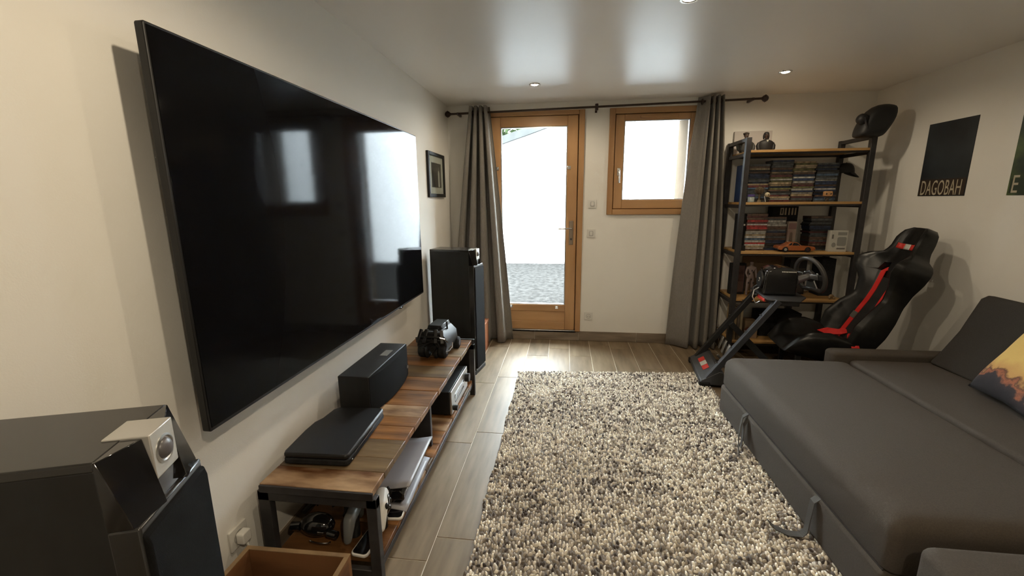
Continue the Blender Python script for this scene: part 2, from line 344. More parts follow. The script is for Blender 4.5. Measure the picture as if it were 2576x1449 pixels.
# ---------------------------------------------------------------- yard outside
struct(bx(-9, 12, D+.45, 16, -.2, .04).build('ground', ASPH))
yw = MB(); yw.prism([(-9, -.1), (12, -.1), (12, 4.6), (5, 4.0), (2.0, 3.35), (.36, 2.80), (-.22, 2.62), (-9, .9)], 9.5, 9.8, 'y'); struct(yw.build('wall_yard', OUTW))
cop = MB(); pts = [(12, 4.6), (5, 4.0), (2.0, 3.35), (.36, 2.80), (-.22, 2.62), (-9, .9)]
for (xa, za), (xb, zb) in zip(pts[:-1], pts[1:]): cop.bar((xa, 9.60, za+.06), (xb, 9.60, zb+.06), .44, .15)
struct(cop.build('trim_1', mat('coping_stone', (.026, .027, .027), .9, spec=0, col2=(.034, .035, .034), scale=6)))
hd = MB()
for xx in (-4, -2.5, -1.2, -.2): hd.bar((xx, 10.3, .03), (xx, 10.3, 2.9+.3*xx), .08, .08)
for _ in range(2600):
    x = random.uniform(-5, .8); z = 2.55+.3*x+random.uniform(0, 1.1)*(1-.05*x); yv = 10.2+random.uniform(-.3, .5)
    a = random.uniform(0, PI); s = random.uniform(.06, .14); t = random.uniform(-.6, .6)
    hd.add([(x-s*math.cos(a), yv-s*t, z-s*math.sin(a)), (x-s*.4*math.sin(a), yv, z+s*.4*math.cos(a)), (x+s*math.cos(a), yv+s*t, z+s*math.sin(a)), (x+s*.4*math.sin(a), yv, z-s*.4*math.cos(a))], [(0, 1, 2, 3)])
ho = hd.build('hedge', LEAF, smooth=False); ho['kind'] = 'stuff'; tag(ho, 'green foliage showing above the white yard wall outside the door', 'hedge')
# ---------------------------------------------------------------- ceiling spots
BULB = mat('lamp_bulb', (1, 1, 1), .3, emit=(1.0, .86, .66), estr=38.0)
LAMPL = ['recessed ceiling spot above the glazed door', 'recessed ceiling spot in front of the tall media shelf', 'recessed ceiling spot over the middle of the woven rug', 'recessed ceiling spot over the near end of the television', 'recessed ceiling spot at the end of the room without windows']
for (x, y, dim), lb in zip(((.896, 3.647, .40), (2.729, 3.579, .32), (1.705, 2.265, .60), (.90, .92, .66), (1.705, -.40, 1.3)), LAMPL):
    t = thing('ceiling_spotlight', lb, 'lamp', (x, y, H), group='ceiling spots')
    MB().lathe([(.030, .004), (.030, -.002), (.034, -.007), (.043, -.007), (.046, -.001), (.046, .002)], n=28).build('trim_ring', CHROME, t)
    MB().lathe([(.001, -.010), (.014, -.0095), (.024, -.006), (.029, -.001)], n=20).build('bulb', BULB, t)
    ld = bpy.data.lights.new('spot_light', 'SPOT'); ld.energy = LAMP_W*dim; ld.color = LAMP_COL; ld.spot_size = math.radians(175); ld.spot_blend = .5; ld.shadow_soft_size = .03
    lo = bpy.data.objects.new('spot_light', ld); COL.objects.link(lo); lo.parent = t; lo.location = (0, 0, -.045)
# ================================================================ TELEVISION
tv = thing('television', 'very large flat black television mounted on the left wall', 'television', (0, 2.03, .767))
tvw, tvh = 1.9753, 1.117
o = MB(); o.prism(rrect(-tvw/2, tvw/2, 0, tvh, .006, 2), .088, .113, 'x'); o.build('bezel', BLACK, tv, bevel=.003)
bx(.1128, .1148, -tvw/2+.007, tvw/2-.007, .012, tvh-.007).build('screen', SCREEN, tv, bevel=.0008, seg=1)
bx(.045, .09, -.62, .62, .10, .80).build('back_housing', BLACKM, tv, bevel=.012)
bx(0, .05, -.30, .30, .30, .72).build('wall_bracket', IRON, tv, bevel=.004)
bx(.100, .1165, .52, .565, -.007, .002).build('remote_sensor', GLOSSB, tv, bevel=.002)
# ================================================================ MEDIA BENCH
bench = thing('media_bench', 'long low industrial bench of reclaimed wood planks on iron end frames', 'bench', (.285, 2.10, 0))
BX0, BX1, BY0, BY1, BT = .055, .500, 1.262, 2.960, .43
def L(o): o.location = (-.285, -2.10, 0); return o
edges_top = [1.262, 1.376, 1.466, 1.60, 1.712, 1.80, 1.912, 2.086, 2.26, 2.432, 2.60, 2.78, 2.945]
pm = [RECLP, RECLG, RECLG, RECL, RECL, RECLP, RECL, RECL, RECLG, RECL, RECLG, RECL]
for a, b, m in zip(edges_top[:-1], edges_top[1:], pm):
    dz = random.uniform(-.0015, .0015); dx = random.uniform(-.003, .003)
    o = bx(-.215, .215+dx, -(b-a)/2+.001, (b-a)/2-.001, -.014, .014+dz).build('top_plank', m, bench, bevel=.0025); o.location = ((BX0+BX1)/2-.285-.005, (a+b)/2-2.10, BT-.014)
yb = 1.30
while yb < 2.92:
    ln = random.choice((.11, .13, .15, .17)); e = min(yb+ln, 2.93)
    o = bx(-.205, .205+random.uniform(-.003, .003), -(e-yb)/2+.001, (e-yb)/2-.001, -.012, .012).build('shelf_plank', random.choice((RECL, RECL, RECLG, RECL, RECLP)), bench, bevel=.0025)
    o.location = (.280-.285, (e+yb)/2-2.10, .108); yb = e
for ya, yb_ in ((1.262, 1.292), (2.930, 2.960)):
    f = MB(); f.box(BX0-.01, BX0+.035, ya, yb_, 0, BT-.030); f.box(BX1-.035, BX1+.004, ya, yb_, 0, BT-.030); f.box(BX0-.01, BX1+.004, ya, yb_, BT-.068, BT-.029); f.box(BX0+.035, BX1-.035, ya+.004, yb_-.004, .06, .094)
    L(f.build('end_frame', IRON, bench, bevel=.002))
L(bx(BX0+.005, BX1-.004, 1.2545, 1.2625, .400, .428).build('edge_strip', IRON, bench, bevel=.001))
f = MB(); f.box(BX1-.006, BX1+.003, 2.944, 2.962, .40, .434); f.box(BX0, BX1+.003, 2.946, 2.962, .40, .436); L(f.build('end_rim', IRONH, bench, bevel=.001))
for xx in (BX0+.02, BX1-.03): L(bx(xx, xx+.018, 1.29, 2.94, .072, .096).build('side_rail', IRON, bench, bevel=.002))
L(bx(BX0+.02, BX1-.05, 2.045, 2.07, .12, .402).build('divider', IRON, bench, bevel=.002))
# ---- centre speaker
cs = thing('centre_speaker', 'black centre loudspeaker with bowed cloth front on the wooden bench', 'speaker', (.09, 2.035, BT))
o = MB(); o.box(0, .155, -.245, .245, .008, .195); o.build('cabinet', VINYL, cs, bevel=.004)
o = MB(); prof = []
for i in range(15):
    u = -1+2*i/14; prof.append((.158+.030*(1-u*u), u*.245))
o.prism([(.156, -.245)]+prof+[(.156, .245)], .008, .193, 'z'); o.build('grille', GRILLE, cs, bevel=.004, angle=30)
for yy in (-.2, .2):
    for xx in (.05, .14): MB().cyl((xx, yy, 0), (xx, yy, .01), .012, 10).build('foot', BLACK, cs)
bx(.085, .125, .04, .125, .1935, .1965).build('sticker', mat('sticker_grey', (.16, .16, .15), .5), cs)
MB().cyl((.176, .19, .075), (.180, .19, .075), .010, 12).build('badge', STEEL, cs)
# ---- flat black console
pc = thing('game_console', 'flat black slab game console lying on the near end of the bench', 'game console', (.195, 1.575, BT), math.radians(3))
o = MB(); o.prism([(-.125, -.19), (.125, -.195), (.135, -.18), (.135, .18), (.125, .195), (-.08, .195), (-.10, .17), (-.112, .09), (-.13, .05), (-.135, -.02), (-.132, -.17)], .006, .030, 'z'); o.build('lower_shell', BLACKM, pc, bevel=.005)
o = MB(); o.prism([(-.125, -.19), (.125, -.195), (.135, -.18), (.135, .18), (.125, .195), (-.08, .195), (-.10, .17), (-.112, .09), (-.13, .05), (-.135, -.02), (-.132, -.17)], .032, .052, 'z'); o.build('upper_shell', BLACK, pc, bevel=.007)
bx(.1345, .1365, -.14, .05, .0275, .034).build('disc_slot', GLOSSB, pc)
bx(-.11, .11, -.17, .17, 0, .007).build('base_pad', BLACKM, pc)
MB().cyl((.134, -.165, .020), (.138, -.165, .020), .004, 8).build('power_button', CHROME, pc)
# ---- black model vehicle with fat rear tyres
mv = thing('model_vehicle', 'black armoured model vehicle with fat tyres parked on the far end of the bench', 'model car', (.315, 2.68, BT), math.radians(-4))
o = MB(); o.prism([(-.085, .045), (.085, .045), (.092, .075), (.085, .125), (.05, .160), (-.05, .160), (-.085, .125), (-.092, .075)], -.11, .10, 'y'); o.build('hull', BLACK, mv, bevel=.008)
o = MB(); o.prism([(-.05, .150), (.05, .150), (.04, .182), (-.04, .182)], -.05, .09, 'y')
for xx in (-.075, -.035, .035, .075): o.bar((xx, -.135, .10), (xx*.8, -.10, .172), .022, .012)
o.box(-.09, .09, -.125, -.108, .105, .120).box(-.06, .06, -.13, -.108, .128, .140); o.build('armour_plate', BLACK, mv, bevel=.003, seg=1)
for xx, yy, r, wd in ((-.062, -.085, .045, .042), (.062, -.085, .045, .042), (-.028, -.095, .042, .02), (.028, -.095, .042, .02), (-.085, .085, .038, .04), (.085, .085, .038, .04)):
    o = MB(); o.tube([(xx-wd/2, yy, r), (xx-wd/2+.006, yy, r), (xx+wd/2-.006, yy, r), (xx+wd/2, yy, r)], [r*.8, r, r, r*.8], 18); wv = o.build('tyre', BLACKM, mv)
    MB().cyl((xx-wd/2-.002, yy, r), (xx+wd/2+.002, yy, r), r*.45, 12).build('wheel_hub', IRONH, wv)
o = MB()
for k in range(7): o.bar((random.uniform(-.08, .08), -.115, random.uniform(.06, .13)), (random.uniform(-.08, .08), -.125, random.uniform(.06, .14)), .008, .008)
o.cyl((.02, -.11, .07), (.02, -.155, .07), .02, 12, .016); o.build('exhaust', BLACK, mv); MB().cyl((.060, .0, .15), (.058, .0, .195), .006, 8).build('antenna', BLACK, mv)
o = MB(); o.tube([(.09, -.12, .045), (.105, -.10, .05), (.108, -.06, .058), (.10, -.03, .075)], .004, 6); o.tube([(.06, -.132, .135), (.085, -.12, .125), (.095, -.10, .10)], .003, 6); o.build('chrome_strut', CHROME, mv); mv.scale = (1.12, 1.12, 1.12)
# ---- receiver
av = thing('av_receiver', 'silver fronted receiver in the far bay of the bench', 'receiver', (.31, 2.59, .12))
o = bx(-.15, .155, -.215, .215, .014, .165).build('case', BLACK, av, bevel=.003)
bx(.155, .168, -.215, .215, .014, .165).build('front_panel', STEEL, av, bevel=.003)
bx(.167, .1705, -.13, .10, .085, .112).build('display', GLOSSB, av); bx(.167, .171, -.13, .10, .058, .066).build('seam', BLACK, av)
for yy, r in ((.165, .030), (-.175, .018)): MB().cyl((.167, yy, .10 if r > .02 else .045), (.196, yy, .10 if r > .02 else .045), r, 20).build('volume_knob', BLACK, av, bevel=.002)
for xx in (-.12, .12):
    for yy in (-.18, .18): MB().cyl((xx, yy, 0), (xx, yy, .016), .018, 12).build('foot', BLACK, av)
# ---- pale grey console lying flat
p5 = thing('game_console', 'pale grey and black curved game console lying on the lower bench shelf', 'game console', (.375, 1.725, .12), math.radians(3))
o = MB(); o.prism([(-.11, .035), (.085, .035), (.10, .055), (.10, .085), (.085, .10), (-.11, .10)], -.18, .18, 'y'); o.build('core', GLOSSB, p5, bevel=.006)
def plate(z0, sgn):
    def fn(u, v):
        x = -.13+.262*u; y = -.195+.39*v; return (x, y, z0+sgn*(.014*(2*u-1)**2+.012*(2*v-1)**2*0+.02*max(0, u-.72)))
    return fn
for z0, sg, nm, xs in ((.122, 1, 'upper_plate', 1.0), (.028, -1, 'lower_plate', .86)):
    o = MB(); o.T = Matrix.Diagonal((xs, 1, 1, 1)); o.grid(plate(z0, sg*.75), 14, 8); ob = o.build(nm, PLATE, p5); s_ = ob.modifiers.new('t', 'SOLIDIFY'); s_.thickness = .006
o = MB(); o.box(-.10, .06, -.15, .15, 0, .03); o.build('stand', BLACK, p5, bevel=.004)
# ---- white controller standing, trays, headset
gc = thing('game_controller', 'white and black game controller propped up at the bench end', 'controller', (.43, 1.455, .235), math.radians(20))
skin_mesh('shell', [(0, 0, .01, .030), (0, -.045, .012, .030), (0, .045, .012, .030), (0, -.068, -.03, .022), (0, .068, -.03, .022), (-.004, -.078, -.075, .016), (-.004, .078, -.075, .016)], [(0, 1), (0, 2), (1, 3), (3, 5), (2, 4), (4, 6)], WHITEP, gc)
MB().ell((.026, 0, .005), (.008, .03, .022)).build('centre_panel', GLOSSB, gc)
for sy in (-1, 1): MB().ell((.028, sy*.022, -.012), .011).build('thumbstick', GLOSSB, gc)
for sy in (-1, 1): MB().ell((.024, sy*.052, .018), (.008, .012, .012)).build('button_pad', BLACK, gc)
MB().cyl((-.004, 0, -.115), (-.004, 0, 0), .022, 16).build('charging_stand', BLACK, gc)
for (x, y, rz, lb) in ((.452, 1.555, .1, 'small black charging tray with a pale rim beside the pale console'), (.405, 1.358, -.1, 'small black charging tray with a pale rim inside the near iron end frame')):
    t = thing('charging_tray', lb, 'tray', (x, y, .12), rz, 'small trays on the lower bench shelf')
    o = MB(); o.prism(rrect(-.035, .035, -.065, .065, .016), 0, .012, 'z'); o.build('rim', WHITEP, t, bevel=.003)
    o = MB(); o.prism(rrect(-.030, .030, -.060, .060, .013), .010, .014, 'z'); o.build('pad', GLOSSB, t, bevel=.001)
vh = thing('headset', 'bulky glossy black headset lying in the near bay of the bench', 'headset', (.185, 1.385, .12)); vh.scale = (.85, .85, .85)
o = MB(); o.ell((0, 0, .055), (.085, .055, .052), 18, 10); o.build('visor', GLOSSB, vh)
MB().tube([(.085*math.cos(a)*1.25, .03+.09*math.sin(a)+.03, .06+.02*math.sin(a)) for a in [PI*i/14 for i in range(15)]], .012, 10).build('head_strap', BLACK, vh)
MB().cyl((.075, -.035, .045), (.12, -.045, .045), .018, 14).build('earpiece', GLOSSB, vh); MB().cyl((-.078, -.015, .05), (-.12, -.02, .05), .02, 14).build('earpiece', GLOSSB, vh)
MB().tube([(.05+.05*math.cos(a), -.07, .03+.012*math.sin(a)) for a in [PI+PI*i/10 for i in range(11)]], .004, 8).build('wire_hoop', CHROME, vh)
bx(.03, .06, -.055, -.05, .05, .062).build('logo_plate', CHROME, vh, bevel=.001)
gp = thing('game_controller', 'dark grey translucent game controller leaning on the headset', 'controller', (.335, 1.40, .215), math.radians(8))
skin_mesh('shell', [(0, 0, .01, .026), (0, -.045, .012, .026), (0, .045, .012, .026), (0, -.066, -.03, .020), (0, .066, -.03, .020), (-.004, -.074, -.072, .014), (-.004, .074, -.072, .014)], [(0, 1), (0, 2), (1, 3), (3, 5), (2, 4), (4, 6)], mat('controller_grey', (.16, .165, .16), .4), gp)
MB().cyl((-.0, 0, -.095), (0, 0, 0), .02, 14).build('charging_stand', BLACK, gp)
gh = thing('cable_bundle', 'black cables heaped at the back of the near bench bay', 'cables', (.15, 1.64, .12))
for k in range(4):
    MB().tube([(random.uniform(-.06, .10), -.12+.05*i+random.uniform(-.02, .02), .008+.05*abs(math.sin(i*1.3+k))) for i in range(9)], .004, 6).build('cable', BLACK, gh)
MB().box(-.06, .02, .02, .14, 0, .05).build('power_brick', BLACK, gh, bevel=.006)
# ---- crate
cx0, cx1, cy0, cy1, cz = .085, .458, .80, 1.150, .275
ct = thing('wooden_crate', 'open reddish brown wooden crate between the near loudspeaker and the bench', 'crate', ((cx0+cx1)/2, (cy0+cy1)/2, 0), math.radians(1))
hx, hy = (cx1-cx0)/2, (cy1-cy0)/2
for nm, a in (('side_board', (-hx, hx, hy-.016, hy)), ('side_board', (-hx, hx, -hy, -hy+.016)), ('end_board', (-hx, -hx+.016, -hy+.016, hy-.016)), ('end_board', (hx-.016, hx, -hy+.016, hy-.016))):
    for (z0, z1) in ((.004, .138), (.1395, cz)): bx(*a, z0, z1).build(nm, CRATEW, ct, bevel=.002)
bx(-hx+.014, hx-.014, -hy+.014, hy-.014, .004, .016).build('bottom_board', CRATEW, ct)
for a in ((-hx, hx, hy-.016, hy), (hx-.016, hx, -hy+.016, hy-.016), (-hx, -hx+.016, -hy+.016, hy-.016)): bx(*a, cz-.001, cz+.001).build('worn_edge', CRATEE, ct)
# ================================================================ TOWER SPEAKERS
def tower(lb, x, y, rz):
    t = thing('tower_speaker', lb, 'speaker', (x, y, 0), rz)
    bx(-.19, .155, -.10, .10, .03, 1.035).build('cabinet', VINYL, t, bevel=.003)
    bx(-.19, .155, -.10, .10, 1.033, 1.050).build('top_plate', TOPV, t, bevel=.003)
    bx(.150, .198, -.10, .10, .03, .925).build('baffle', TOPV, t, bevel=.004)
    o = MB(); o.prism([(.196, .05), (.208, .05), (.208, .89), (.204, .908), (.196, .912)], -.098, .098, 'y'); o.build('grille', GRILLE, t, bevel=.006)
    for sy in (-1, 1):      # glossy sloping cheeks beside the tweeter pod
        o = MB(); a, b = (.034*sy, .0995*sy)
        o.add([(.150, a, .925), (.150, b, .925), (.150, a, 1.049), (.150, b, 1.049), (.205, a, .925), (.190, b, .925), (.156, b, 1.049), (.185, a, 1.049)], [(0, 1, 3, 2), (4, 5, 6, 7), (0, 4, 7, 2), (1, 5, 6, 3), (0, 1, 5, 4), (2, 3, 6, 7)]); o.build('cheek', GLOSSB, t, bevel=.001, seg=1)
    pod = bx(.125, .196, -.034, .034, .968, 1.053).build('tweeter_pod', SILVER, t, bevel=.002)
    o = MB(); o.T = Matrix.Translation((.196, 0, 1.010)) @ Matrix.Rotation(PI/2, 4, 'Y'); o.lathe([(.026, -.004), (.026, .001), (.022, .002), (.019, -.001)], n=24); o.build('tweeter_ring', STEEL, pod)
    MB().ell((.194, 0, 1.010), (.012, .019, .019), 18, 10).build('tweeter_dome', mat('dome_grey', (.10, .095, .10), .35), pod)
    bx(.150, .192, -.034, .034, .925, .969).build('pod_base', GLOSSB, t)
    o = MB(); o.box(-.20, .20, -.115, .115, 0, .032); o.build('plinth', BLACK, t, bevel=.004)
    return t
tower('black tower loudspeaker in the corner by the curtain, beyond the bench', .258, 3.45, math.radians(-10))
tower('black tower loudspeaker standing beside the open wooden crate', .262, .548, math.radians(19))
bb = thing('wooden_box', 'low reddish brown wooden box behind the corner tower loudspeaker', 'box', (.225, 3.93, 0))
bx(-.185, .185, -.12, .12, 0, .26).build('body', mat('box_wood', (.30, .11, .05), .5, col2=(.36, .15, .07), scale=6, stretch=(1, 1, .3)), bb, bevel=.003)
bx(-.19, .19, -.125, .125, .26, .285).build('lid', MATS['box_wood'], bb, bevel=.003)
# ================================================================ WALL FITTINGS
def wallplate(name, lb, cat, x, y, z, rz, kind, group=None):
    t = thing(name, lb, cat, (x, y, z), rz, group)
    o = MB(); o.prism(rrect(-.040, .040, -.040, .040, .004, 3), -.009, .0005, 'y'); o.build('cover_plate', SWITCH, t, bevel=.002)
    if kind == 'switch':
        o = MB(); o.prism(rrect(-.021, .021, -.024, .024, .009, 4), -.0125, -.008, 'y'); o.build('rocker', mat('rocker_grey', (.42, .41, .385), .4) if 'rocker_grey' not in MATS else MATS['rocker_grey'], t, bevel=.001)
        o = MB(); o.prism(rrect(-.013, .013, -.018, .018, .006, 4), -.015, -.012, 'y'); o.build('button', SWITCH, t, bevel=.001)
    else:
        o = MB(); o.T = Matrix.Rotation(PI/2, 4, 'X'); o.lathe([(.024, .006), (.024, .0105), (.021, .0105), (.020, .0088), (.001, .0088)], n=24); o.build('socket_well', MATS['rocker_grey'], t)
        for xx in (-.0095, .0095): MB().cyl((xx, -.0102, -.002), (xx, -.0085, -.002), .0026, 8).build('pin_hole', IRON, t)
        MB().cyl((0, -.02, .010), (0, -.0085, .010), .0024, 8).build('earth_pin', CHROME, t)
    return t
wallplate('light_switch', 'square white light switch beside the window frame, upper of two', 'switch', 1.416, D, 1.396, 0, 'switch', 'light switches by the door')
wallplate('light_switch', 'square white light switch below the other, level with the door lever', 'switch', 1.412, D, 1.111, 0, 'switch', 'light switches by the door')
wallplate('wall_socket', 'square white power socket low on the wall beside the door', 'socket', 1.409, D, .265, 0, 'socket')
sp = wallplate('wall_socket', 'white power socket with a plug on the left wall above the crate', 'socket', 0, 1.195, .265, math.radians(90), 'socket')
o = MB(); o.prism(rrect(-.02, .02, -.022, .022, .008), -.042, -.012, 'y'); o.build('plug', WHITEP, sp, bevel=.004)
MB().tube([(0, -.035, -.02), (0, -.045, -.05), (.01, -.03, -.12), (.02, -.02, -.2)], .004, 8).build('cord', WHITEP, sp)
# ---- framed photograph
pf = thing('framed_photograph', 'small dark framed black and white photograph on the left wall', 'picture', (0, 3.815, 1.66))
fw, fh = .245, .19
for nm, a in (('frame_side', (-fw, -fw+.035, -fh, fh)), ('frame_side', (fw-.035, fw, -fh, fh)), ('frame_rail', (-fw+.035, fw-.035, fh-.03, fh)), ('frame_rail', (-fw+.035, fw-.035, -fh, -fh+.03))):
    bx(-.001, .022, *a).build(nm, BLACK, pf, bevel=.004)
bx(.004, .009, -fw+.03, fw-.03, -fh+.026, fh-.026).build('mount', PAPER, pf)
ph = bx(.0088, .0100, -.135, .150, -.105, .105).build('photo_print', mat('photo_dark', (.018, .016, .015), .4, col2=(.05, .045, .04), scale=9), pf)
for k, yv in enumerate((-.10, -.045, .01, .075)):
    o = MB(); hgt = random.uniform(.055, .075)
    o.prism([(yv-.02, -.10), (yv+.02, -.10), (yv+.016, hgt-.05), (yv+.02, hgt-.06), (yv+.008, hgt-.03), (yv-.008, hgt-.03), (yv-.02, hgt-.06)], .0100, .0103, 'x'); o.build('printed_figure', MATS['photo_dark'] if k != 3 else PAPER, ph)
    o = MB(); o.ell((.0102, yv, hgt-.012), (.0002, .010, .014), 10, 6); o.build('printed_face', mat('photo_grey', (.22, .20, .18), .5) if k == 0 else MATS['photo_grey'], ph)
bx(.013, .0145, -fw+.034, fw-.034, -fh+.029, fh-.029).build('glass', GLASS, pf)
# ---- posters
def poster(lb, yc, w_, h_, zc, m, txt, ts, sx, ty):
    t = thing('poster', lb, 'poster', (WD, yc, zc), math.radians(-90))
    o = MB(); o.box(-w_/2, w_/2, -.003, .0006, -h_/2, h_/2); o.build('print', m, t)
    return t
pt = poster('dark poster on the right wall with cream lettering along its foot', 3.4865, .391, .515, 1.702, POSTER, '', 0, 0, 0)
bx(-.190, .190, -.0036, -.0030, -.252, -.138).build('title_band', mat('poster_band', (.030, .017, .010), .6), pt)
tm = text_mesh('DAGOBAH', .150, LETTER, 'title_lettering', pt, (0, -.0042, -.250), (PI/2, 0, 0), sx=.50, sp=1.04); 
dg = bpy.context.evaluated_depsgraph_get()
wx = max(v.co.x for v in tm.data.vertices)-min(v.co.x for v in tm.data.vertices); tm.scale = (.335/wx, 1, 1); tm.location.x = -.004
ob = MB()
def fog(u, v): return (-.09+.18*u, -.0034, -.15+.09*v)
pt2 = poster('green forest poster on the right wall above the sofa with cream lettering', 2.812, .391, .515, 1.702, POSTERG, '', 0, 0, 0)
bx(-.185, .185, -.0036, -.0030, -.245, -.16).build('title_band', mat('poster_band_green', (.016, .028, .010), .6), pt2)
tm = text_mesh('E', .150, LETTER, 'title_lettering', pt2, (-.155, -.0042, -.243), (PI/2, 0, 0), sx=.6)
# ================================================================ CURTAINS
YR = 4.196
rod = thing('curtain_rod', 'dark bronze curtain rod with ball ends above the door and window', 'curtain rod', (1.45, YR, 2.262))
ra, rb = Vector((.062-1.45, 0, -.020)), Vector((2.83-1.45, 0, .024))
MB().cyl(tuple(ra), tuple(rb), .0095, 14).build('rod', ROD, rod)
for p, s in ((ra, -1), (rb, 1)):
    o = MB(); o.cyl(tuple(p), tuple(p+Vector((.02*s, 0, 0))), .013, 12); o.ell(tuple(p+Vector((.030*s, 0, 0))), (.028, .028, .028), 16, 10)
    o.tube([tuple(p+Vector((.030*s, .028*math.cos(a), .028*math.sin(a)))) for a in [2*PI*i/16 for i in range(16)]], .004, 6, closed=True); o.build('finial', FINIAL, rod)
o = MB(); o.box(-.035, -.015, -.012, D-YR+.001, -.012, .014); o.cyl((-.025, 0, -.028), (-.025, 0, .028), .013, 12); o.box(-.035, -.015, D-YR-.006, D-YR+.001, -.03, .05); o.build('bracket', FINIAL, rod, bevel=.002)
for xx in (-1.32, 1.31):
    o = MB(); zz = -.0004+.0158*xx; o.box(xx-.01, xx+.01, -.012, D-YR+.001, zz-.01, zz+.012); o.build('bracket', FINIAL, rod, bevel=.002)
def curtain(lb, top, mid, bot, ztop, waves, amp, flat, ph0, eyelets):
    """cloth sheet hung on the rod; top/mid/bot = (x left, x right) at three heights"""
    t = thing('curtain', lb, 'curtain', ((bot[0]+bot[1])/2, YR, 0)); cx = (bot[0]+bot[1])/2
    nu, nv = 120, 30; zb = .012
    def edge(k, v):     # v 0 bottom .. 1 top, quadratic through bot/mid/top
        a, b, c = bot[k], mid[k], top[k]; return a*(1-v)*(1-2*v)+b*4*v*(1-v)+c*v*(2*v-1)
    def fn(u, v):
        uu = u
        if flat:    # a wide flat leading panel, then narrow tube folds
            phs = 2*PI*(waves*max(0, (u-flat)/(1-flat)))+ph0; e = min(1, max(0, (u-flat+.06)/.12)); A = amp*(e)+amp*.25*(1-e)*math.cos(u/flat*PI)
            y = A*math.cos(phs) if e > 0 else A
            y = amp*(e*math.cos(phs)+(1-e)*(.55*math.cos(PI*.9*u/flat)+.1))
            uu = u+.012*math.sin(phs*2)*e
        else:
            phs = 2*PI*waves*u+ph0; y = amp*math.cos(phs); uu = u+.018*math.sin(2*phs)
        y = amp*math.tanh(1.6*y/amp)/math.tanh(1.6)
        y *= (.72+.28*(1-v))
        x = edge(0, v)*(1-uu)+edge(1, v)*uu
        y += .006*math.sin(3.1*v+9*u)*(1-v)
        return (x-cx, y-.01*(1-v), zb+(ztop-zb)*v)
    o = MB(); o.grid(fn, nu, nv); c = o.build('cloth', CURT, t, angle=180); s = c.modifiers.new('t', 'SOLIDIFY'); s.thickness = .003
    for u in eyelets:
        p = fn(u, 1.0); o = MB(); o.T = Matrix.Translation((p[0], 0, 2.262-.0004+.0158*(p[0]+cx-1.45))) @ Matrix.Rotation(PI/2, 4, 'Y')
        o.tube([(.022*math.cos(a), .022*math.sin(a), 0) for a in [2*PI*i/18 for i in range(18)]], .005, 8, closed=True); o.build('eyelet', ROD, t)
    return t
curtain('grey pleated eyelet curtain drawn to the side of the door beside the loudspeaker', (.246, .428), (.105, .535), (-.01, .628), 2.302, 4.0, .062, 0, PI*.3, (.125, .375, .625, .875))
curtain('grey pleated eyelet curtain drawn to the side of the window beside the tall shelf', (2.315, 2.512), (2.225, 2.580), (2.172, 2.606), 2.322, 3.0, .060, .40, PI, (.12, .5, .7, .9))
# ================================================================ RUG
rug = thing('rug', 'thick hand woven rug of cream, grey and brown wool nubs', 'rug', (1.6, 2.2, 0))
def yfar(x): return 3.39+.083*(x-.79)
RX0, RX1, RY0 = .79, 2.30, .55
o = MB(); pts = [(RX0, RY0), (RX1, RY0), (RX1, yfar(RX1)-.005), (RX0, yfar(RX0)-.005)]; o.prism([(a-1.6, b-2.2) for a, b in pts], .001, .010, 'z'); o.build('backing', mat('rug_backing', (.16, .14, .12), .95), rug)
px_, py_ = .0125, .0220
nx = int((RX1-RX0)/px_); ny = int((3.53-RY0)/py_)
I, J = np.meshgrid(np.arange(nx), np.arange(ny), indexing='ij'); I = I.ravel(); J = J.ravel()
off = rng.random(nx)*py_
X = RX0+(I+.5)*px_+rng.normal(0, .0022, I.size); Y = RY0+J*py_+off[I]+rng.normal(0, .0030, I.size)
keep = (Y < 3.39+.083*(X-.79)); X, Y, I, J = X[keep], Y[keep], I[keep], J[keep]; n = X.size
wavy = .004*np.sin(Y*9)+.002*np.sin(Y*31); X = X+np.where(I < 3, wavy, 0)
# yarn colours: patches of dark and light, streaks along weft and warp
def vnoise(x, y, s, seed):
    r2 = np.random.default_rng(seed); g = r2.random((64, 64)); a = x*s; b = y*s; ia = np.floor(a).astype(int); ib = np.floor(b).astype(int); fa = a-ia; fb = b-ib
    fa = fa*fa*(3-2*fa); fb = fb*fb*(3-2*fb); G = lambda p, q_: g[p % 64, q_ % 64]
    return (G(ia, ib)*(1-fa)+G(ia+1, ib)*fa)*(1-fb)+(G(ia, ib+1)*(1-fa)+G(ia+1, ib+1)*fa)*fb
pat = .55*vnoise(X, Y, 5, 1)+.25*vnoise(X, Y, 16, 2)+.20*vnoise(X*3, Y, 11, 3)
rowl = rng.random(ny)[J]; coll = rng.random(nx)[I]
val = rng.random(n)*.80+pat*.36+.10*rowl+.06*coll
pal = np.array([(.06, .048, .042), (.16, .135, .112), (.30, .26, .215), (.47, .42, .345), (.68, .62, .52), (.86, .80, .68)])
th = np.quantile(val, [.08, .19, .33, .52, .74]); idx = np.digitize(val, th)
bright_row = (rng.random(ny) < .06)[J] & (rng.random(n) < .8); idx = np.where(bright_row, np.maximum(idx, 4), idx)
colr = pal[idx]*(.85+.3*rng.random((n, 1)))
seg = 6; prof = [(1.0, 0.0), (.86, .55), (.45, .92)]
ang = np.arange(seg)/seg*2*PI; rx = .0061*(.85+.4*rng.random(n)); ry = .0126*(.8+.5*rng.random(n)); hz = .0100+.0080*rng.random(n)
flatw = rng.random(n) < .10; rx = np.where(flatw, .012, rx); ry = np.where(flatw, .006, ry)
rot_ = rng.normal(0, .25, n); cs_, sn_ = np.cos(rot_), np.sin(rot_)
V = np.zeros((n, 3*seg+1, 3))
